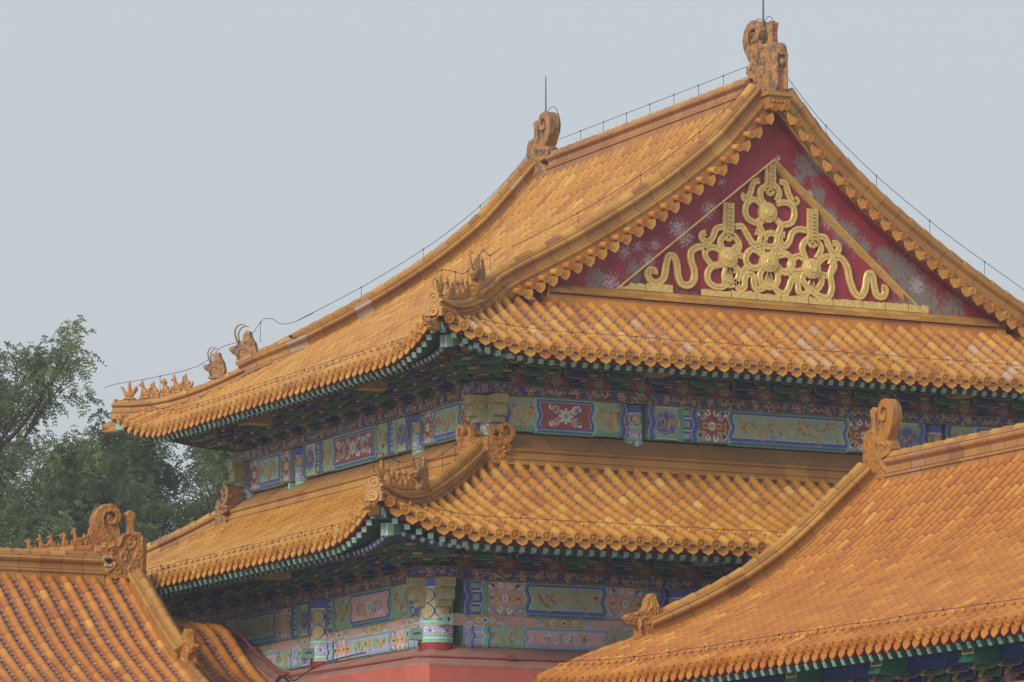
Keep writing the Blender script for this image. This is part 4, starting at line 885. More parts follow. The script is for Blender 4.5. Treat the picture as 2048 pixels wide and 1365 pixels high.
for (a, b_) in LAD:
    for off, w_ in ((-.085, .07), (.085, .07), (0, .075)):
        ribbon([(a[0]+off, a[1]+.02), (b_[0]+off, b_[1]-.04)], w_, lift=.02, sm=0)
    n = int((a[1]-b_[1])/.075)
    for k in range(n): gb.box(V(a[0], GY-.09, b_[1]+.03+(a[1]-b_[1]-.03)*k/n), (.075, .02, .022), GOLD)
    ribbon([(b_[0]-.085, b_[1]), (b_[0]-.05, b_[1]-.09), (b_[0], b_[1]-.115), (b_[0]+.05, b_[1]-.09), (b_[0]+.085, b_[1])], .07, lift=.02)
for cx_, cz in ((5.159, 3.46), (6.048, 3.44), (6.978, 3.36)):
    for a in (-.5, -.25, 0, .25, .5): ribbon([(cx_, cz), (cx_+.12*math.sin(a), cz-.13), (cx_+.36*math.sin(a)*.6, cz-.30)], .045, lift=.01)
# frame: bevelled edges of the recessed triangle and the gilded sill
for (a, b_) in ((TR[1], TR[0]), (TR[2], TR[0])):
    A_, B_ = V(a[0], 0, a[1]), V(b_[0], 0, b_[1]); nn = V(-(B_-A_).normalized().z, 0, (B_-A_).normalized().x)*(1 if a is TR[1] else -1)
    rows = [[q+V(0, .225, 0)+nn*.03, q+V(0, .215, 0), q+V(0, .36, 0)-nn*(.03 if a is TR[1] else .065)] for q in (A_-(B_-A_)*.04, B_)]; gb.grid(rows, GOLD)
rg = random.Random(9); x = 2.75
while x < 9.5:
    w_ = rg.uniform(.5, .7); x1 = min(9.55, x+w_)
    if not (3.7 < x < 4.2): 
        zt = 3.0+rg.uniform(-.015, .02); n = 8; top = [V(x+(x1-x)*k/n, .34, zt+rg.uniform(-.018, .018)-(.06 if x < 3 and k < 4 else 0)) for k in range(n+1)]
        gb.grid([[V(q.x, .235, 2.86) for q in top], [V(q.x, .235, q.z-.01) for q in top], top], GOLD)
    x = x1+.012
gb.build('gilded_relief', gable, label='gilded knot of ribbons and flower bosses')
# ledge tiles at the foot of the gable
mb = MB(); rg = random.Random(8); x = 1.35; i = 0
LP = [(.16, -.34), (.10, -.05), (.105, 0), (.135, .005), (.135, .035), (.085, .05), (.085, .095), (.06, .105), (.05, .16), (.055, .165), (.03, .20), (-.10, .30), (-.18, .31)]
for lo, hi, stp in ((0, 4, .9), (3, 7, .46), (6, 9, .33), (8, 12, .40)):
    x = 1.2+rg.uniform(0, .2); first = True
    while x < 11.1:
        x1 = min(11.15, x+stp*rg.uniform(.92, 1.08)); pr = LP[lo:hi+1]
        mb.grid([[V(xx, .12-a, 2.625+b_*(.74 if b_ > 0 else 1)) for a, b_ in pr] for xx in (x if not first else 1.2, x1-.006)], RIDGE if lo > 2 else TILEO, min(1, max(0, rg.gauss(.55, .2)))); x = x1; first = False
mb.prism([(-.13, -.3), (.18, -.3), (.18, .22), (-.08, .16), (-.13, 0)], (V(1.19, .12, 2.645), V(0, 1, 0), V(0, 0, 1), V(1, 0, 0)), .02, RIDGE)
mb.prism([(-.13, -.3), (.18, -.3), (.18, .22), (-.08, .16), (-.13, 0)], (V(11.14, .12, 2.645), V(0, 1, 0), V(0, 0, 1), V(1, 0, 0)), .02, RIDGE)
mb.build('gable_foot_ridge', roof1)
# carved finial block under the near ridge dragon
mb = MB(); mb.box(V(XC-.02, -.02, 6.62), (.46, .42, .26), RIDGE, r=.4); mb.box(V(XC-.02, -.03, 6.78), (.56, .5, .07), RIDGE, r=.6); mb.box(V(XC-.02, -.03, 6.5), (.36, .4, .05), RIDGE, r=.3)
for k in range(5): mb.tube([V(XC-.18+.08*k, -.25, 6.60), V(XC-.15+.08*k, -.26, 6.66)], .025, RIDGE, 6)
mb.build('ridge_end_block', roof1)
# lower roof: belt ridge, cover tiles, hips
mb = MB(); cv = MB(); rg = random.Random(18)
BP = [(.56, -.92), (.60, -.70), (.66, -.69), (.66, -.655), (.57, -.64), (.55, -.585), (.57, -.575), (.57, -.53), (.52, -.52), (.50, -.45), (.54, -.42), (.55, -.385), (.50, -.355), (.46, -.35)]
def belt(axis, a0, a1):
    f = (lambda t, o_, z: V(t, -o_, z)) if axis == 0 else (lambda t, o_, z: V(-o_, t, z))
    x = a0
    while x < a1-.01:
        x1 = min(a1, x+.46); mb.grid([[f(t, o_, z) for o_, z in BP] for t in (x, x1)], RIDGE, min(1, max(0, rg.gauss(.5, .16)))); x = x1
    x = a0
    while x < a1-.01:
        x1 = min(a1, x+.40); h = rg.uniform(-.004, .004); cv.grid([[f(t, o_, z+h) for o_, z in ((.47, -.35), (.25, -.185), (.03, -.035))] for t in (x, x1-.005)], COVER, rg.random()); x = x1
belt(0, -.55, W+.5); belt(1, -.55, L+.5)
bl = mb.build('belt_ridge', roof2); cv.build('cover_tile', roof2)
def hip2(sx, sy, ex, ey, a, seed):
    P = hippath(A2, a, 3.85, sx, sy, ex, ey, 10); ridge(P, .88, .72, seed=seed).build('hip_ridge', roof2)
hip2(1, 1, -E2, -E2, 1.68, 31); hip2(1, -1, -E2, L+E2, 1.7, 32)
lowhip(1, 1, -E2, -E2, -.14, 1.72, 33, roof2, A2, .6); lowhip(1, -1, -E2, L+E2, -.14, 1.72, 34, roof2, A2, .6)
figures(A2, 1, 1, -E2, -E2, [.12, .40, .60, .80, 1.0, 1.2], roof2, .34, .95)
orn('beasth', 'roof_beast', hippt(A2, 1.66, 1, 1, -E2, -E2, .28), R(-135), .64, roof2, horn=True)
orn('dragon', 'corner_dragon', (-.40, -.50, -.66), 0, (.58, .72, .60), roof2); orn('dragon', 'corner_dragon', (-.50, -.40, -.66), PI/2, (.58, .72, .60), roof2)
orn('dragonw', 'corner_dragon', (-.50, L+.40, -.66), -PI/2, (.62, .8, .66), roof2); orn('dragonw', 'corner_dragon', (-.40, L+.50, -.66), 0, (.62, .8, .66), roof2)
# eaves
eave(hall, B1); eave(hall, A1, .245); eave(hall, B2); eave(hall, A2, .245)
def corner_beam(sx, sy, ex, ey, S_, zc, par):
    mb = MB(); d_ = V(-sx, -sy, 0).normalized(); N = V(-d_.y, d_.x, 0)
    z0 = S_.z(0, 0); P = lambda d, h: V(ex+sx*d, ey+sy*d, S_.S(d)+S_.lm*max(0, 1-d/S_.re)**2.2+h)
    for (a, b_, h0, h1, m1, w_) in ((-.05, 1.2, -.17, -.34, GREENR, .22), (.34, 2.2, -.36, -.58, P_TEAL, .24)):
        q = [P(a, h0), P(b_, h0), P(b_, h1), P(a, h1)]
        mb.face([mb.p(x+N*w_/2) for x in q], m1); mb.face([mb.p(x-N*w_/2) for x in q[::-1]], m1)
        mb.grid([[x+N*w_/2 for x in q], [x-N*w_/2 for x in q]], m1, closed=True)
    e = P(.34, -.47)
    for off in (-.07, 0, .07):
        c = e+d_*.006+N*off; mb.box(c, (.008, .022 if off else .03, .2), P_GLD if off else P_WHT, (d_, N, V(0, 0, 1)))
    for sg in (1, -1): mb.box(P(.02, -.25)+N*sg*.113, (.26, .008, .13), P_TEAL, (d_, N, V(0, 0, 1)))
    o = mb.build('corner_beam', par); rz = math.atan2(d_.y, d_.x)
    orn('cap', 'dragon_cap', P(-.14, -.25), rz, 1.0, par); return o
corner_beam(1, 1, -E1, -E1, A1, 0, hall); corner_beam(1, -1, -E1, L+E1, A1, 0, hall); corner_beam(1, 1, -E2, -E2, A2, 0, hall); corner_beam(1, -1, -E2, L+E2, A2, 0, hall)
# ------------------------------------------------------------------ upper storey
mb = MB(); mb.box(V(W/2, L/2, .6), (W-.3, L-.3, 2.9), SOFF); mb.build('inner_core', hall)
CX = [0, 2.92, 9.44, W]; CY = [0, 2.94, 8.50, L]
for x in CX[:4]: column(hall, V(x, 0, 0), .19, -.25, .62, int(x*10), redz=-.16)
for y in CY[1:]: column(hall, V(0, y, 0), .19, -.25, .62, int(y*10), redz=-.16)
XS, XO = V(1, 0, 0), V(0, -1, 0); YS, YO = V(0, 1, 0), V(-1, 0, 0)
beam(hall, (.20, -.15, 0), XS, XO, 2.50, .64, [('pad', .05), ('drag', .60)], 'florR', P_GRN, P_BLU, 1)
beam(hall, (3.16, -.15, 0), XS, XO, 6.04, .64, [('post', .10), ('box', .60), ('hex', .30), ('florR', .74)], 'drag', P_GRN, P_BLU, 2)
beam(hall, (9.68, -.15, 0), XS, XO, 2.4, .64, [('pad', .05), ('drag', .60)], 'florR', P_GRN, P_BLU, 3)
beam(hall, (-.15, .25, 0), YS, YO, 2.46, .64, [('pad', .05), ('florR', .60)], 'drag', P_SAGE, P_BLU, 4)
beam(hall, (-.15, 3.2, 0), YS, YO, 5.06, .64, [('post', .08), ('box', .56), ('hex', .28), ('drag', .60)], 'florR', P_SAGE, P_BLU, 5)
beam(hall, (-.15, 8.74, 0), YS, YO, 2.3, .64, [('pad', .05), ('florR', .55)], 'drag', P_SAGE, P_BLU, 6)
frieze_band(hall, (-.42, -.21, .64), XS, XO, W+.84, .21, 7, .48); frieze_band(hall, (-.21, -.415, .643), YS, YO, L+.83, .205, 8, .48)
bracket_board(hall, (.0, -.02, .85), XS, XO, W, 14, .40); bracket_board(hall, (-.02, 0, .85), YS, YO, L, 13, .40)
for c in ((0, 0), (0, L)):
    sy = -1 if c[1] == 0 else 1
    beam_head(hall, V(c[0], c[1], 0), (-1, 0, 0), .62); beam_head(hall, V(c[0], c[1], 0), (0, sy, 0), .62)
def brackets(n, P0, U, rz, sc, z, skip=()):
    for i in range(1, n):
        q = Vector(P0)+Vector(U)*i/n; q.z = z; place(BR[i % 2], 'bracket_set', q, (0, 0, rz), sc, hall)
brackets(14, (0, 0, 0), (W, 0, 0), PI, (1.05, 1.08, .72), .855); brackets(13, (0, 0, 0), (0, L, 0), PI/2, (1.05, 1.08, .72), .855)
def corner_set(x, y, sx, sy, z, sc):
    for rz, k in ((math.atan2(-sy, -sx)-PI/2, 1.45), (PI if sy > 0 else 0, 1.08), (PI/2, 1.08)):
        place(BR[2] if k > 1.2 else BR[1], 'bracket_set', (x, y, z), (0, 0, rz), (1.05 if k < 1.2 else 1.25, k*sc, .66 if k < 1.2 else .70), hall)
    for o_ in (.26,): 
        for (dx, dy, rz) in ((o_*sx, 0, PI if sy > 0 else 0), (0, o_*sy, PI/2)): place(BR[0], 'bracket_set', (x+dx, y+dy, z), (0, 0, rz), (.6, 1.08, .66), hall)
corner_set(0, 0, 1, 1, .855, 1); corner_set(0, L, 1, -1, .855, 1)
def purlin(x0, x1, y, z, axis, name='eave_purlin'):
    mb = MB(); f = (lambda t, o_, zz: V(t, o_, zz)) if axis == 0 else (lambda t, o_, zz: V(o_, t, zz))
    c = (f((x0+x1)/2, y, z)); d = (x1-x0, .10, .20) if axis == 0 else (.10, x1-x0, .20); mb.box(c, d, P_BAND)
    k = int((x1-x0)/1.5)
    pt = Paint(mb, lambda u, w_, of: f(x0+u, y-.05-of, z-.085+w_))
    for i in range(k): pt.rect(.3+1.5*i, 1.35+1.5*i, .02, .15, P_GLD2, 1, 1); pt.rect(.36+1.5*i, 1.29+1.5*i, .05, .12, P_RED, 2, 1)
    mb.tube([f(x0, y+.02, z+.16), f(x1, y+.02, z+.16)], .09, P_GRN2, 10); mb.build(name, hall)
purlin(-.8, W+.8, -.84, 1.36, 0); purlin(-.8, L+.8, -.84, 1.36, 1)
def beam_nose(c, D, par, mt=None):
    """big gold-green head of a roof beam between the brackets"""
    mb = MB(); D = Vector(D); N = D.cross(V(0, 0, 1)); o = Vector(c)-N*.17
    mb.prism([(0, 0), (.55, 0), (.49, .10), (.47, .36), (0, .36)], (o, D, V(0, 0, 1), N), .34, mt or P_NOSE)
    pt = Paint(mb, lambda u, w_, of: o+D*(.55-.06*min(1, w_/.10)-.02*max(0, (w_-.1)/.24)+.004+of)+V(0, 0, w_)+N*u)
    pt.frame(.015, .325, .11, .33, .02, P_GLD, 1); pt.curl(.17, .22, .06, 0, 1.2, .02, P_GRN2, 2)
    mb.build('beam_nose', par)
for x in (2.92, 9.44): beam_nose((x, -.80, 1.05), (0, -1, 0), hall)
for y in (2.94, 8.50): beam_nose((-.80, y, 1.05), (-1, 0, 0), hall)
# ------------------------------------------------------------------ lower storey
K = -2.06; LX = [K, 2.80, 9.56, W-K]; LY = [K, 2.70, 8.6, L-K]
for x in LX[:4]: column(hall, V(x, K, 0), .30, -4.45, -3.0, int(x*10)+99, redz=-4.13)
for y in LY[1:]: column(hall, V(K, y, 0), .30, -4.45, -3.0, int(y*10)+77, redz=-4.13)
def bay(axis, a, b_, lu, ll, seed):
    f = (lambda t, z, o_=0: V(t, K-.15+o_, z)) if axis == 0 else (lambda t, z, o_=0: V(K-.15+o_, t, z))
    U_, N_ = (XS, XO) if axis == 0 else (YS, YO); ln = b_-a
    beam(hall, f(a, -3.60), U_, N_, ln, .60, lu[0], lu[1], P_GRN, P_BLU, seed); beam(hall, f(a, -4.17), U_, N_, ln, .38, ll[0], ll[1], P_TEAL, P_LIL, seed+1)
    mb = MB(); o_ = .06; c = f((a+b_)/2, -3.695, o_+.1); d = (ln+.3, .2, .21) if axis == 0 else (.2, ln+.3, .21); mb.box(c, d, P_PNK)
    pt = Paint(mb, lambda u, w_, of: f(a+u, -3.80+w_, o_-of)); rg = random.Random(seed)
    for cu, wd in ((ln*.5, .55), (.45, .32), (ln-.45, .32)):
        pt.rect(cu-wd*.7, cu+wd*.7, .03, .18, P_GLD, 1, 1)
        for k in (-1, 0, 1):
            pt.disc(cu+k*wd*.4, .105, .055, P_WHT, 2, 10); pt.disc(cu+k*wd*.4, .105, .035, P_BLU if k == 0 else P_TEAL, 3, 8)
        for sx in (-1, 1):
            for j in range(3): pt.stroke([(cu+sx*wd*.7, .105+.03*(j-1)), (cu+sx*(wd*.7+.16), .105+.06*(j-1))], .022, (P_WHT, P_LIL, P_GRN)[j], 2, 0)
    mb.build('pad_board', hall)
bay(0, -1.60, 2.42, ([('post', .09), ('hex', .32), ('florP', .80)], 'drag'), ([('post', .12), ('hex', .32), ('drag', .74)], 'florP'), 40)
bay(0, 3.18, 9.2, ([('post', .09), ('box', .6), ('hex', .32), ('florP', .80)], 'drag'), ([('post', .12), ('box', .5), ('hex', .32), ('drag', .74)], 'florP'), 42)
bay(1, -1.62, 2.36, ([('pad', .05), ('hex', .28), ('drag', .78)], 'florP'), ([('pad', .05), ('hex', .25), ('florP', .82)], 'drag'), 44)
bay(1, 3.04, 8.2, ([('post', .08), ('box', .5), ('hex', .30), ('florP', .80)], 'drag'), ([('post', .1), ('box', .45), ('hex', .30), ('drag', .72)], 'florP'), 46)
bay(1, 8.95, 13.0, ([('pad', .05), ('hex', .28), ('drag', .78)], 'florP'), ([('pad', .05), ('hex', .25), ('florP', .82)], 'drag'), 48)
frieze_band(hall, (K-.42, K-.22, -3.0), XS, XO, W-2*K+.84, .20, 50, .52); frieze_band(hall, (K-.22, K-.415, -2.997), YS, YO, L-2*K+.83, .195, 51, .52)
bracket_board(hall, (K, K-.02, -2.80), XS, XO, W-2*K, 18, .40); bracket_board(hall, (K-.02, K, -2.80), YS, YO, L-2*K, 17, .40)
beam_head(hall, V(K, K, 0), (-1, 0, 0), -3.0, ln=.50); beam_head(hall, V(K, K, 0), (0, -1, 0), -3.0, ln=.50)
for i in range(1, 18): place(BR[i % 2], 'bracket_set', (K+(W-2*K)*i/18, K, -2.80), (0, 0, PI), (1.07, 1.08, .68), hall)
for i in range(1, 17): place(BR[i % 2], 'bracket_set', (K, K+(L-2*K)*i/17, -2.80), (0, 0, PI/2), (1.07, 1.08, .68), hall)
corner_set(K, K, 1, 1, -2.80, 1)
purlin(K-.8, W-K+.8, K-.84, -2.33, 0); purlin(K-.8, L-K+.8, K-.84, -2.33, 1)
for x in (2.80, 9.56): beam_nose((x, K-.80, -2.63), (0, -1, 0), hall)
for y in (2.70, 8.6): beam_nose((K-.80, y, -2.63), (-1, 0, 0), hall)
beam_tip(hall, (K-.28, K+.02, -3.98), (-1, 0, 0), .20, .26); beam_tip(hall, (K+.0, K-.28, -3.74), (0, -1, 0), .19, .24); beam_tip(hall, (K-.28, 2.70, -3.98), (-1, 0, 0), .20, .26)
# walls under the beams
WF = -2.9
mb = MB(); outer = [(W+2.8, WF), (-2.58, WF), (WF, -2.60), (WF, 3.0), (WF, L+2.8)]
OUT = [V(W+2.8, WF, -4.55), V(-2.58, WF, -4.55), V(WF, -2.60, -4.55), V(WF, 2.9, -4.53), V(WF, 3.4, -4.40), V(WF, 3.9, -4.2), V(WF, 4.4, -3.97), V(WF, 5.1, -3.62), V(WF, 5.8, -3.35), V(WF, 6.4, -3.24), V(WF, 8, -3.24), V(WF, L+2.8, -3.24)]
INN = [V(W+2.2, K-.04, -4.14), V(K-.02, K-.04, -4.14), V(K-.04, K-.02, -4.14), V(K-.04, 4.2, -4.16), V(K-.04, 4.6, -4.10), V(K-.04, 5.0, -3.95), V(K-.04, 5.4, -3.80), V(K-.04, 6.1, -3.54), V(K-.04, 6.6, -3.34), V(K-.04, 7.2, -3.25), V(K-.04, 8.6, -3.23), V(K-.04, L+2.1, -3.23)]
cp = MB(); cp.grid([OUT, [a.lerp(b_, .5)+V(0, 0, -.01) for a, b_ in zip(OUT, INN)], INN], CAPR); 
cp.grid([OUT, [q+V(0, 0, -.04) for q in OUT]], CAPR); cp.build('wall_cap', hall)
for a, b_ in zip(OUT, OUT[1:]):
    n = max(1, int((b_-a).length/1.5)); mb.grid([[a.lerp(b_, k/n)+V(0, 0, -.035) for k in range(n+1)], [V(a.lerp(b_, k/n).x, a.lerp(b_, k/n).y, -GZ) for k in range(n+1)]], WALLR)
mb.build('wall', hall, label='red plastered wall under the painted beams')
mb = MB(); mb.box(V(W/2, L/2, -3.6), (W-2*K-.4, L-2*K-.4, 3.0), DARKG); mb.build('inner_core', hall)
# ------------------------------------------------------------------ left wing (ridge runs across the picture)
wing = thing('side_hall', (-10, 5, 0), 'side hall at bottom left, its ridge ending in a scroll-tailed dragon against the trees', 'side hall')
WX0, WX1 = -18.0, -4.62
FW = Side((WX0, -.2, 0), (1, 0, 0), (0, 1, 0), WX1-WX0, [(0, -5.70), (1.5, -5.12), (2.85, -4.47), (3.95, -3.86), (4.97, -3.16), (6, -2.46)], 0, corners=(False, False))
BW = Side((WX0, 11.8, 0), (1, 0, 0), (0, -1, 0), WX1-WX0, [(0, -5.70), (1.5, -5.12), (2.85, -4.47), (3.95, -3.86), (4.97, -3.16), (6, -2.46)], 0, corners=(False, False))
mb = MB(); n = int((FW.L-.5)/.295); us = [FW.L-.34-.295*i for i in range(n)][::-1]; tiles(mb, FW, us, lambda u: 5.92, r=.082, tl=.33, mt=TILEO, pan=.14, ptm=PANT)
deck(mb, FW, lambda u: 6.0); deck(mb, BW, lambda u: 6.0, top=TILEO); wr = mb.build('tiled_roof', wing)
ridge([V(WX0, 5.8, -2.43), V(-5.35, 5.8, -2.43)], 1.1, .98, seed=51, wear=.08).build('main_ridge', wr)
eyes(orn('dragon', 'ridge_dragon', (-4.52, 5.8, -2.46), PI, (.97, .95, 1.16), wr))
PVW = [V(-4.80, 5.8-t, FW.z(5, 6-t)+.0) for t in (2.75, 2.3, 1.8, 1.3, .8, .3)]
ridge(PVW, 1.0, 1.0, RIDGE, seed=52, tr=.085).build('verge_ridge', wr)
ridge([V(-4.80, 5.8-t, FW.z(5, 6-t)) for t in (6.0, 5, 4, 3.3, 2.8)], .8, .45, seed=53, tr=.08).build('verge_ridge', wr)
orn('beast', 'roof_beast', (-4.78, 2.98, FW.z(5, 3.1)+.12), -PI/2, .72, wr)
eave(wing, FW); mb = MB(); mb.box(V((WX0+WX1)/2-.4, 5.8, (-5.9-GZ)/2-.1), (WX1-WX0-.9, 9.0, GZ-5.7), WALLR); mb.build('wall', wing)
mb = MB(); mb.prism([(-5.9, -5.85), (5.9, -5.85), (4.2, -5.0), (2.2, -3.85), (0, -2.55), (-2.2, -3.85), (-4.2, -5.0)], (V(-5.0, 5.8, 0), V(0, 1, 0), V(0, 0, 1), V(1, 0, 0)), .12, WALLR); mb.build('gable_wall', wing)
mb = MB(); 
for i in range(22):   # verge tiles on the gable end
    t = .3+i*.27; z = FW.z(5, 6-t)-.12; c = V(-4.50, 5.8-t, z); disc_end(mb, c, V(1, 0, 0), V(0, 1, 0), V(0, 0, 1), .075, TILEO, .5); mb.tube([c-V(.3, 0, -.05), c], .065, TILEO, 10)
mb.build('verge_tile_row', wr)
# figures on a farther hip, peeping over the wing's ridge
far = thing('far_side_hall', (-8, 12, 0), 'farther roof whose row of small glazed animals peeps over the left ridge', 'side hall')
HP = [V(-9.6, 8.6, -2.15), V(-7.2, 8.6, -2.08), V(-6.0, 8.6, -2.02), V(-5.2, 8.6, -1.95), V(-4.46, 8.6, -1.86)]
ridge(HP, .8, .7, TILEO, seed=57).build('hip_ridge', far)
mb = MB(); mb.grid([[V(-9.6, 8.6, -2.2), V(-4.46, 8.6, -1.92)], [V(-9.8, 10.4, -3.3), V(-4.5, 10.4, -3.2)], [V(-9.8, 11.6, -4.2), V(-4.5, 11.6, -4.1)]], TILEO); mb.grid([[V(-9.6, 8.6, -2.3), V(-4.46, 8.6, -2.0)], [V(-9.6, 8.7, -4.2), V(-4.46, 8.7, -4.2)]], WALLR)
mb.box(V(-7.1, 10.2, (-4.2-GZ)/2), (5.0, 2.8, GZ-4.2), WALLR); mb.build('tiled_roof', far)
for i, x in enumerate((-5.74, -5.49, -5.27, -5.01, -4.78)): orn('fig', 'roof_figurine', (x, 8.6, float(np.interp(x, [p.x for p in HP], [p.z for p in HP]))+.24+.02*i), PI, .95+.1*i/4, far, k=i % 3)
orn('beast', 'roof_beast', (-4.36, 8.6, -1.62), PI, (.5, .5, .55), far)
# ------------------------------------------------------------------ small roof between the wing and the hall wall
link = thing('linking_roof', (-3.8, 4, 0), 'narrow strip of curved orange tile rows between the left side hall and the pink wall', 'roof')
LR = Side((-4.55, 0.2, 0), (1, 0, 0), (0, 1, 0), 1.62, [(0, -5.75), (1.2, -5.3), (2.3, -4.9), (3.2, -4.52), (3.8, -4.2), (4.4, -3.82), (4.9, -3.5), (5.5, -3.36), (6.2, -3.34), (7.2, -3.6)], 0, corners=(False, False))
mb = MB(); tiles(mb, LR, [.12, .46, .80, 1.14, 1.46], lambda u: 7.2, r=.088, tl=.34, mt=TILEO, pan=.13, ptm=PANT); deck(mb, LR, lambda u: 7.2); mb.build('tiled_roof', link)
mb = MB(); mb.grid([[V(-4.5, .3, -5.9), V(-4.5, .3, -GZ)], [V(-2.95, .3, -5.9), V(-2.95, .3, -GZ)]], WALLR); mb.build('wall', link)
# ------------------------------------------------------------------ right hall (ridge runs towards the viewer)
rh = thing('side_hall', (4.5, -15, 0), 'nearer side hall at bottom right, broad orange tiled slope with a bead-dotted eave', 'side hall')
RY = -5.95; RP = [(0, -5.20), (1, -4.74), (2, -4.35), (3, -3.92), (4, -3.40), (4.9, -2.78), (5.7, -2.07), (6.5, -1.36)]
FR = Side((-1.95, RY, 0), (0, -1, 0), (1, 0, 0), 18.5, RP, .16, 3.0, (True, False), .08); BRs = Side((11.0, RY, 0), (0, -1, 0), (-1, 0, 0), 18.5, RP, 0, corners=(False, False))
mb = MB(); us = [.12+.262*i for i in range(70)]; tiles(mb, FR, us, lambda u: 6.40, r=.068, tl=.33, mt=TILEO, pan=.16, ptm=PANT)
deck(mb, FR, lambda u: 6.5); deck(mb, BRs, lambda u: 6.5, top=TILEO); rr = mb.build('tiled_roof', rh)
ridge([V(4.52, -6.7, -1.42), V(4.52, -24.8, -1.42)][::-1], 1.1, 1.14, RIDGEP, seed=61, wear=.08).build('main_ridge', rr)
orn('dragon', 'ridge_dragon', (4.5, -5.87, -1.36), -PI/2, (.98, .60, 1.14), rr)
ridge([V(-1.95+v, -6.16, FR.S(v)-.02) for v in (2.05, 2.6, 3.3, 4, 4.7, 5.3, 5.9, 6.45)], 1.0, 1.12, RIDGE, seed=62, tr=.085).build('verge_ridge', rr)
mb = MB(); tiles(mb, FR, [.0, .05], lambda u: 2.1, r=.075, mt=TILEO, drips=False, nails=False, ends=False); mb.build('verge_tile_row', rr)
orn('beast', 'roof_beast', (.26, -6.16, FR.S(2.1)+.06), PI, (.92, .9, .86), rr)
eave(rh, FR, .27, fan=False, inner=1.5)
mb = MB(); mb.box(V(4.5, RY-9.3, (-5.9-GZ)/2), (11.4, 17.9, GZ-5.9), WALLR); mb.build('wall', rh)
mb = MB(); mb.prism([(-6.6, -5.5), (6.6, -5.5), (4.6, -4.5), (2.4, -3.3), (0, -1.5), (-2.4, -3.3), (-4.6, -4.5)], (V(4.5, RY-.35, 0), V(1, 0, 0), V(0, 0, 1), V(0, 1, 0)), .12, WALLR); mb.build('gable_wall', rh)
mb = MB(); mb.box(V(-1.12, RY-9.2, -5.46), (.14, 17.6, .20), P_BLU2); mb.tube([V(-1.10, RY-.4, -5.29), V(-1.10, RY-18, -5.29)], .08, P_GRN2, 8); mb.build('eave_purlin', rh)
frieze_band(rh, (-.92, RY-.3, -6.04), (0, -1, 0), YO, 17.6, .16, 64); beam(rh, (-.92, RY-.3, -6.46), (0, -1, 0), YO, 8.6, .42, [('post', .1), ('box', .45), ('hex', .3), ('florP', .8)], 'drag', P_WHT, P_BLU, 65); beam(rh, (-.92, RY-9.2, -6.46), (0, -1, 0), YO, 8.6, .42, [('post', .1), ('box', .45), ('hex', .3), ('florP', .8)], 'drag', P_WHT, P_BLU, 66)
bracket_board(rh, (-.75, RY-.3, -5.89), (0, -1, 0), YO, 17.6, 25, .34)
for i in range(1, 25): place(BR[i % 2], 'bracket_set', (-.73, RY-.3-17.6*i/25, -5.88), (0, 0, PI/2), (.8, .45, .60), rh)
for i in range(1, 7): beam_nose((-1.12, RY-.3-17.6*i/7, -5.60), (-1, 0, 0), rh, P_GRN2)
# ------------------------------------------------------------------ lightning conductors
def wire(name, pts, label, group, rad=.0062, posts=None, ph=.14, sm=0, cat='cable'):
    mb = MB(); P = smooth(pts, sm) if sm else [Vector(p) for p in pts]; mb.tube(P, rad, IRON, 5)
    if posts:
        Q = resample(P, posts)
        for q in Q[1:-1]: mb.tube([q+V(0, 0, .015), q-V(0, 0, ph)], rad*.95, IRON, 4); mb.ell(q, (.02, .02, .018), IRON, 6, 4)
    return mb.build(name, label=label, cat=cat, group=group)
GW = 'lightning conductor wires along the roofs'
wire('roof_cable', [V(XR, 1.2, 7.62), V(XR, 9.4, 7.62)], 'dark wire on short posts along the topmost roof ridge', GW, posts=1.0, ph=.2)
HV = [V(x, YN, SP(x+E1)+.78) for x in (.5, 1.2, 2, 3, 4, 5, 5.6)]
wire('roof_cable', HV, 'dark wire above the raking edge left of the crimson gable', GW, posts=1.45, ph=.26, sm=3)
wire('roof_cable', [V(G-x, YN, SP(x+E1)+.86) for x in (-1.2, -.4, .5, 1.2, 2, 3, 4, 5, 5.8)], 'dark wire above the raking edge right of the crimson gable', GW, posts=1.5, ph=.26, sm=3)
wire('roof_cable', [V(x, YF, SP(x+E1)+.78) for x in (.6, 1.4, 2.2, 3, 4, 5, 5.7)]+[V(XC-.1, YF, 7.5)], 'dark wire above the far raking edge against the sky', GW, posts=1.5, ph=.26, sm=3)
HFp = [hippt(A1, d, 1, -1, -E1, L+E1, h) for d, h in ((-.3, .76), (-.1, .72), (.5, .76), (1.2, .76), (1.55, .95), (1.75, .92), (2.0, .90), (2.2, 1.12), (2.35, 1.05), (2.5, .85), (2.7, .77), (3.0, .77))]
wire('roof_cable', HFp, 'dark wire looping over the horned beasts at the far left roof tip', GW, posts=1.15, ph=.42, sm=3)
HNp = [hippt(A1, d, 1, 1, -E1, -E1, h) for d, h in ((-.1, .45), (-.15, .62), (.1, .78), (.5, .86), (1.0, .80), (1.4, .9), (1.6, 1.02), (1.8, 1.05), (2.0, .86), (2.5, .86))]
wire('roof_cable', HNp, 'dark wire frame round the small animals on the near upper roof corner', GW, posts=.7, ph=.4, sm=3)
HLp = [hippt(A2, d, 1, 1, -E2, -E2, h) for d, h in ((-.1, .45), (-.15, .65), (.1, .80), (.8, .80), (1.4, .86), (1.9, .74), (2.6, .72), (3.3, .74))]
wire('roof_cable', HLp, 'dark wire frame round the small animals on the near lower roof corner', GW, posts=.8, ph=.35, sm=3)
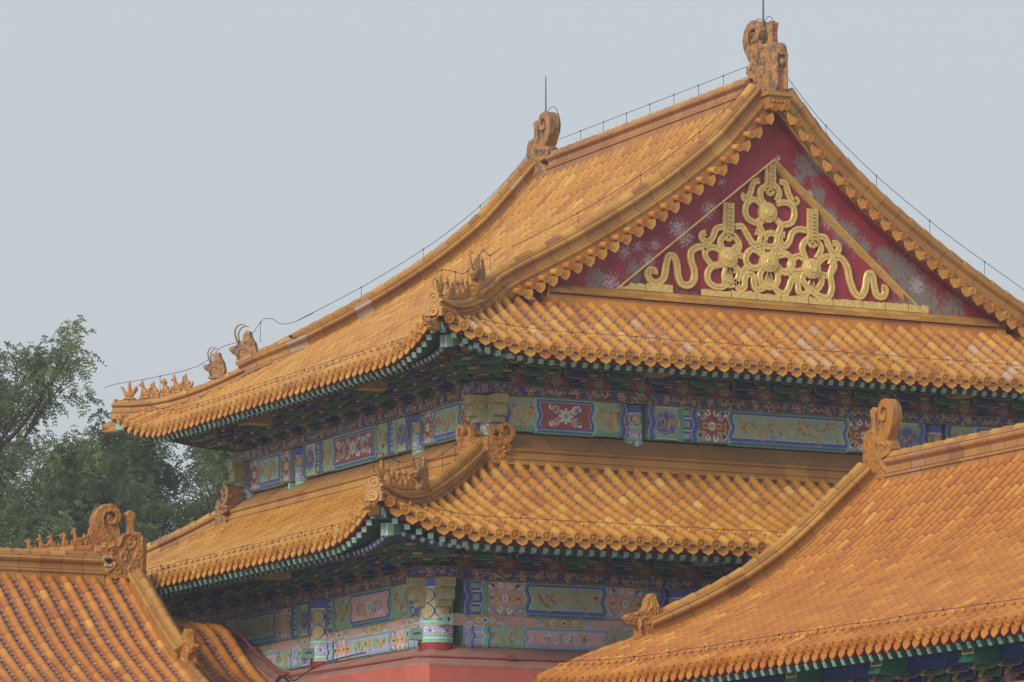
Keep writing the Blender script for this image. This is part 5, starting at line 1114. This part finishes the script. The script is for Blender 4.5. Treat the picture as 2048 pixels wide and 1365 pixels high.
def eavewire(sd, u0, u1, lab, v=.48, h=.20, ps=1.35):
    n = int((u1-u0)/.5); rg = random.Random(int(u1*10)); pts = [sd.pt(u0+(u1-u0)*i/n, v+sd.v0(u0+(u1-u0)*i/n), h+.01*rg.uniform(-1, 1)) for i in range(n+1)]
    wire('eave_cable', pts, lab, 'lightning conductor wires along the eaves', posts=ps, ph=.11, rad=.0052)
eavewire(B1, .3, B1.L-.3, 'thin wire along the upper eave below the gable'); eavewire(A1, .3, A1.L-.3, 'thin wire along the upper eave on the left face')
eavewire(B2, .3, B2.L-.3, 'thin wire along the lower eave below the belt ridge'); eavewire(A2, .3, A2.L-.3, 'thin wire along the lower eave on the left face')
eavewire(FR, .1, 18, 'thin wire along the eave of the right side hall', .46, .19, 1.2)
wire('roof_cable', [V(-4.72, 5.8-t, FW.z(5, 6-t)+.34+.0*t) for t in (.3, .9, 1.5, 2.1, 2.7)], 'thin pale wire along the sloping edge of the left side hall', GW, rad=.008)
wire('roof_cable', [V(4.62, -7.6, -.55), V(4.62, -12, -.35), V(4.62, -20, -.1)], 'thin wire stretched over the ridge of the right side hall', GW, rad=.006)
# rings of wire round the ridge dragons
def hoop(c, ax, rx, rz, lab):
    ax = Vector(ax); wire('wire_hoop', [Vector(c)+ax*(rx*math.cos(a))+V(0, 0, rz*math.sin(a)) for a in np.linspace(-.5, PI+.5, 18)], lab, 'wire hoops round the ridge dragons', .007, cat='wire hoop')
hoop((XR, .85, 8.05), (0, 1, 0), .42, .42, 'wire hoop round the curled tail of the near top dragon'); hoop((XR, .42, 8.16), (0, 1, 0), .22, .28, 'small wire hoop over the hilt of the near top dragon')
hoop((XR, 9.72, 7.96), (0, 1, 0), .36, .42, 'wire hoop round the curled tail of the far top dragon')
hoop((4.5, -6.62, -.36), (0, 1, 0), .34, .50, 'wire hoop round the curled tail of the right side hall dragon'); hoop((4.5, -6.14, -.32), (0, 1, 0), .16, .18, 'small wire hoop over the hilt of the right side hall dragon')
hoop((-5.25, 5.8, -1.52), (1, 0, 0), .38, .48, 'thin wire hoop round the scroll tail of the left side hall dragon')
def rod(c, h, lab):
    mb = MB(); c = Vector(c); mb.tube([c, c+V(0, 0, h*.5), c+V(0, 0, h*.93), c+V(0, 0, h)], [.022, .018, .014, .003], STEEL, 8); mb.box(c+V(0, 0, .03), (.09, .09, .06), IRON)
    mb.build('lightning_rod', label=lab, cat='lightning rod', group='lightning rods on the top ridge')
rod((XR, .62, 7.9), 1.9, 'tall grey lightning rod behind the near top dragon'); rod((XR+.05, 10.1, 7.9), 1.25, 'slim pointed lightning rod on the far top dragon')
# ------------------------------------------------------------------ conduit and cables on the wall cap
cp = [V(W, -2.66, -4.40), V(1.6, -2.66, -4.40), V(-2.45, -2.66, -4.40), V(-2.66, -2.40, -4.40), V(-2.66, 0, -4.40), V(-2.68, 2.8, -4.38), V(-2.68, 3.6, -4.24), V(-2.68, 4.6, -3.82), V(-2.7, 5.3, -3.45), V(-2.72, 6.0, -3.24), V(-2.75, 7.2, -3.15)]
mb = MB(); mb.tube(cp, .020, PIPER, 8); mb.tube([q+V(0, 0, .05) for q in cp[:2]], .016, PIPER, 8)
for q in (V(-.9, -2.68, -4.38), V(1.5, -2.68, -4.37), V(-2.7, 3.1, -4.34), V(-2.7, 4.7, -3.75)): mb.box(q, (.10, .10, .08), PIPER)
mb.build('conduit', label='red conduit pipe running along the pink wall cap', cat='pipe')
mb = MB(); mb.box(V(1.72, -2.66, -4.36), (.14, .12, .13), STEEL); mb.tube([V(1.8, -2.66, -4.36), V(2.6, -2.68, -4.33), V(3.2, -2.7, -4.36)], .012, IRON, 5); mb.build('junction_box', label='small grey junction box where the red pipe meets the tiled slope', cat='junction box')
wire('wall_cable', [V(-2.93, 2.95, -4.50), V(-2.95, 2.5, -4.40), V(-2.9, 2.2, -4.52), V(-2.75, 1.6, -4.30), V(-2.5, .9, -4.18), V(-2.3, .4, -4.12)], 'loose black cable tied to the pink wall cap below the second column', None, .012, sm=4)
wire('wall_cable', [V(-3.0, 3.0, -4.58), V(-2.97, 2.75, -4.42), V(-2.95, 2.45, -4.50), V(-2.95, 2.2, -4.62)], 'short tangle of dark cable at the corner of the red pipe', None, .02, sm=4)
def sensor(c, D, lab):
    mb = MB(); D = Vector(D); N = D.cross(V(0, 0, 1)); mb.box(Vector(c)+D*.05, (.10, .08, .12), P_TEAL, (D, N, V(0, 0, 1))); mb.box(Vector(c)+D*.103, (.01, .06, .10), WHITE, (D, N, V(0, 0, 1)))
    mb.build('floodlight_box', label=lab, cat='box', group='small boxes under the upper frieze')
sensor((-.2, 8.6, -.14), (-1, 0, 0), 'small green and white box under the upper frieze on the left face'); sensor((2.85, -.22, -.12), (0, -1, 0), 'tiny white box under the upper frieze below the second column')
# ------------------------------------------------------------------ trees
BARK = plain('bark', (.055, .045, .038), .9, .3, 8, .6)
def leafmat(name, a, b_):
    mt, n, p = newmat(name); at = nd(n, 'ShaderNodeAttribute', attribute_name='rnd')
    c = mixc(n, .35, ramp(n, at.outputs['Fac'], [(0, a), (1, b_)]).outputs[0], ramp(n, noise(n, .9, 3).outputs[0], [(.35, a), (.65, b_)]).outputs[0])
    n.links.new(c, p.inputs['Base Color']); p.inputs['Roughness'].default_value = .6; p.inputs['Specular IOR Level'].default_value = .2
    tr = nd(n, 'ShaderNodeBsdfTranslucent'); n.links.new(c, tr.inputs['Color']); mx = nd(n, 'ShaderNodeMixShader'); mx.inputs[0].default_value = .4
    n.links.new(p.outputs[0], mx.inputs[1]); n.links.new(tr.outputs[0], mx.inputs[2]); n.links.new(mx.outputs[0], n.nodes['Material Output'].inputs[0]); return mt
LEAF1 = leafmat('leaf_green', (.11, .145, .055), (.31, .36, .16)); LEAF2 = leafmat('leaf_dark', (.085, .12, .05), (.25, .30, .13))
def tree(name, base, top, R0, seed, label, mat, clumps, sprays, low, lean=(0, 0), boughs=None, topw=.55):
    """leader and limbs ending in leaf clumps; crown between low and top"""
    rg = random.Random(seed); base = Vector(base); t = thing(name, base+V(0, 0, GZ), label, 'tree', 'trees behind the halls')
    tb = MB(); lead = smooth([base, base+V(.1, .1, (low-base.z)*.6), base+V(lean[0]*.3, .2, low-base.z), base+V(lean[0]*.7+.2, -.2, (low+(top-low)*.55)-base.z), base+V(lean[0], lean[1], top-base.z-.5)], 6)
    tb.tube(lead, [.34*(1-.93*(k/len(lead))**1.2)+.01 for k in range(len(lead))], BARK, 8)
    cl = []
    for i in range(clumps):
        f = (i+.5)/clumps; a = i*2.4+rg.random(); z = low+(top-low)*f; env = math.sin(math.pi*min(1, .28+f*.72))**.6*(1-(1-topw)*max(0, (f-.55)/.45)); rr = R0*env*math.sqrt(rg.uniform(.05, 1))
        cl.append((V(base.x+lean[0]*f+rr*math.cos(a), base.y+lean[1]*f+rr*math.sin(a), z-rg.uniform(.2, .8)), rg.uniform(.6, 1.1)*(1.1-.3*f)))
    for c, s in (boughs or []): cl.append((Vector(c), s))
    for c, s in cl:
        h = math.hypot(c.x-base.x, c.y-base.y); z0 = max(low-1.2, c.z-.35-.85*h); st = min(lead, key=lambda q: abs(q.z-z0)); m1 = st.lerp(c, .5)+V(rg.uniform(-.25, .25), rg.uniform(-.25, .25), -.12*h); P = smooth([st, m1, c], 5)
        tb.tube(P, [.075*(1-.85*k/len(P))+.012 for k in range(len(P))], BARK, 6)
        for j in range(6):
            e = c+V(rg.gauss(0, 1), rg.gauss(0, 1), rg.gauss(.15, .6))*s*.6; tb.tube(smooth([P[-5], c.lerp(e, .4), e], 3), [.026, .02, .018, .014, .011, .008, .005], BARK, 4)
    tb.build('trunk', t)
    tot = sum(s**2 for _, s in cl); verts, faces, rn = [], [], []
    for c, s in cl:
        k = int(sprays*s**2/tot); sub = [(c+V(rg.gauss(0, .55), rg.gauss(0, .55), rg.gauss(0, .40))*s, rg.random()) for _ in range(10)]
        for j in range(k):
            sc, cc = sub[j % 10]; d = V(rg.gauss(0, 1), rg.gauss(0, 1), rg.gauss(0, .7)); d.normalize(); q = sc+d*(abs(rg.gauss(0, .28))*s+.04)
            d = (d+V(rg.uniform(-.7, .7), rg.uniform(-.7, .7), rg.uniform(-.5, .15))).normalized(); s_ = d.cross(V(rg.random(), rg.random(), 1)).normalized(); u = s_.cross(d); ln = rg.uniform(.18, .34)
            for m_ in range(4):
                p = q+d*(ln*(m_+.3)/4)-V(0, 0, .012*m_*m_)
                for sg in (1, -1):
                    a = (s_*sg*.8+d*.5+u*rg.uniform(-.5, .5)).normalized(); b_ = a.cross(u).normalized(); l_, w_ = rg.uniform(.07, .125), rg.uniform(.022, .038); i0 = len(verts)
                    verts += [p, p+a*l_*.5+b_*w_, p+a*l_, p+a*l_*.5-b_*w_]; faces.append((i0, i0+1, i0+2, i0+3)); rn.append(min(1, max(0, cc*.75+rg.random()*.3)))
    org = base+V(0, 0, GZ); off = np.array((V(0, 0, GZ)-org)[:]); me = bpy.data.meshes.new('crown'); me.from_pydata((np.array([v[:] for v in verts])+off).tolist(), [], faces); me.materials.append(mat)
    a = me.attributes.new('rnd', 'FLOAT', 'FACE'); a.data.foreach_set('value', rn); o = bpy.data.objects.new('crown', me); scene.collection.objects.link(o); o.location = org; attach(o, t)
tree('locust_tree', (6.9, 50.2, -GZ), 9.6, 2.9, 3, 'tallest airy tree at the left edge with a bough reaching right into the sky', LEAF1, 40, 13000, -2.5, (.6, 0), [((8.9, 48.8, 8.3), .85), ((9.8, 48.4, 8.4), .75), ((9.4, 48.6, 7.4), .7), ((8.6, 49, 7.0), .8), ((8.0, 49.3, 6.0), .9), ((9.9, 48.8, 4.6), .8)])
tree('locust_tree', (9.3, 46.5, -GZ), 5.9, 3.3, 5, 'broad dark tree filling the gap over the left side hall ridge', LEAF2, 54, 17000, -3.4, (0, 0))
tree('locust_tree', (12.0, 48.8, -GZ), 7.0, 2.5, 8, 'rounded tree just left of the lower roof tip', LEAF2, 52, 16000, -2.8, (0, 0))
tree('locust_tree', (14.5, 47.5, -GZ), 6.9, 2.5, 13, 'lighter tree directly beside the upper roof eave', LEAF1, 52, 15000, -2.4, (.2, 0))
tree('locust_tree', (8.2, 53.5, -GZ), 5.0, 3.8, 17, 'low tree mass farthest back between the two left trees', LEAF2, 50, 14000, -4.2, (0, 0))
tree('locust_tree', (13.4, 53.5, -GZ), 3.4, 3.6, 19, 'low dark tree farthest back behind the belt ridge end', LEAF2, 40, 11000, -4.2, (0, 0))
rafters()
for o in list(ORN['fig'])+[v for k, v in ORN.items() if k != 'fig']+BR: bpy.data.objects.remove(o, do_unlink=True)
# ------------------------------------------------------------------ hazy air round everything, sky outside it
hz = MB(); hm = bpy.data.materials.new('hazy_air'); hm.use_nodes = True; hn = hm.node_tree; hn.nodes.clear()
pv = hn.nodes.new('ShaderNodeVolumePrincipled'); pv.inputs['Color'].default_value = (.86, .90, .95, 1); pv.inputs['Density'].default_value = .0008; pv.inputs['Anisotropy'].default_value = .2
ho = hn.nodes.new('ShaderNodeOutputMaterial'); hn.links.new(pv.outputs[0], ho.inputs['Volume'])
hz.box(V(0, 100, -GZ+12.3), (1900, 2100, 26.6), hm); hz.build('haze', kind='stuff')
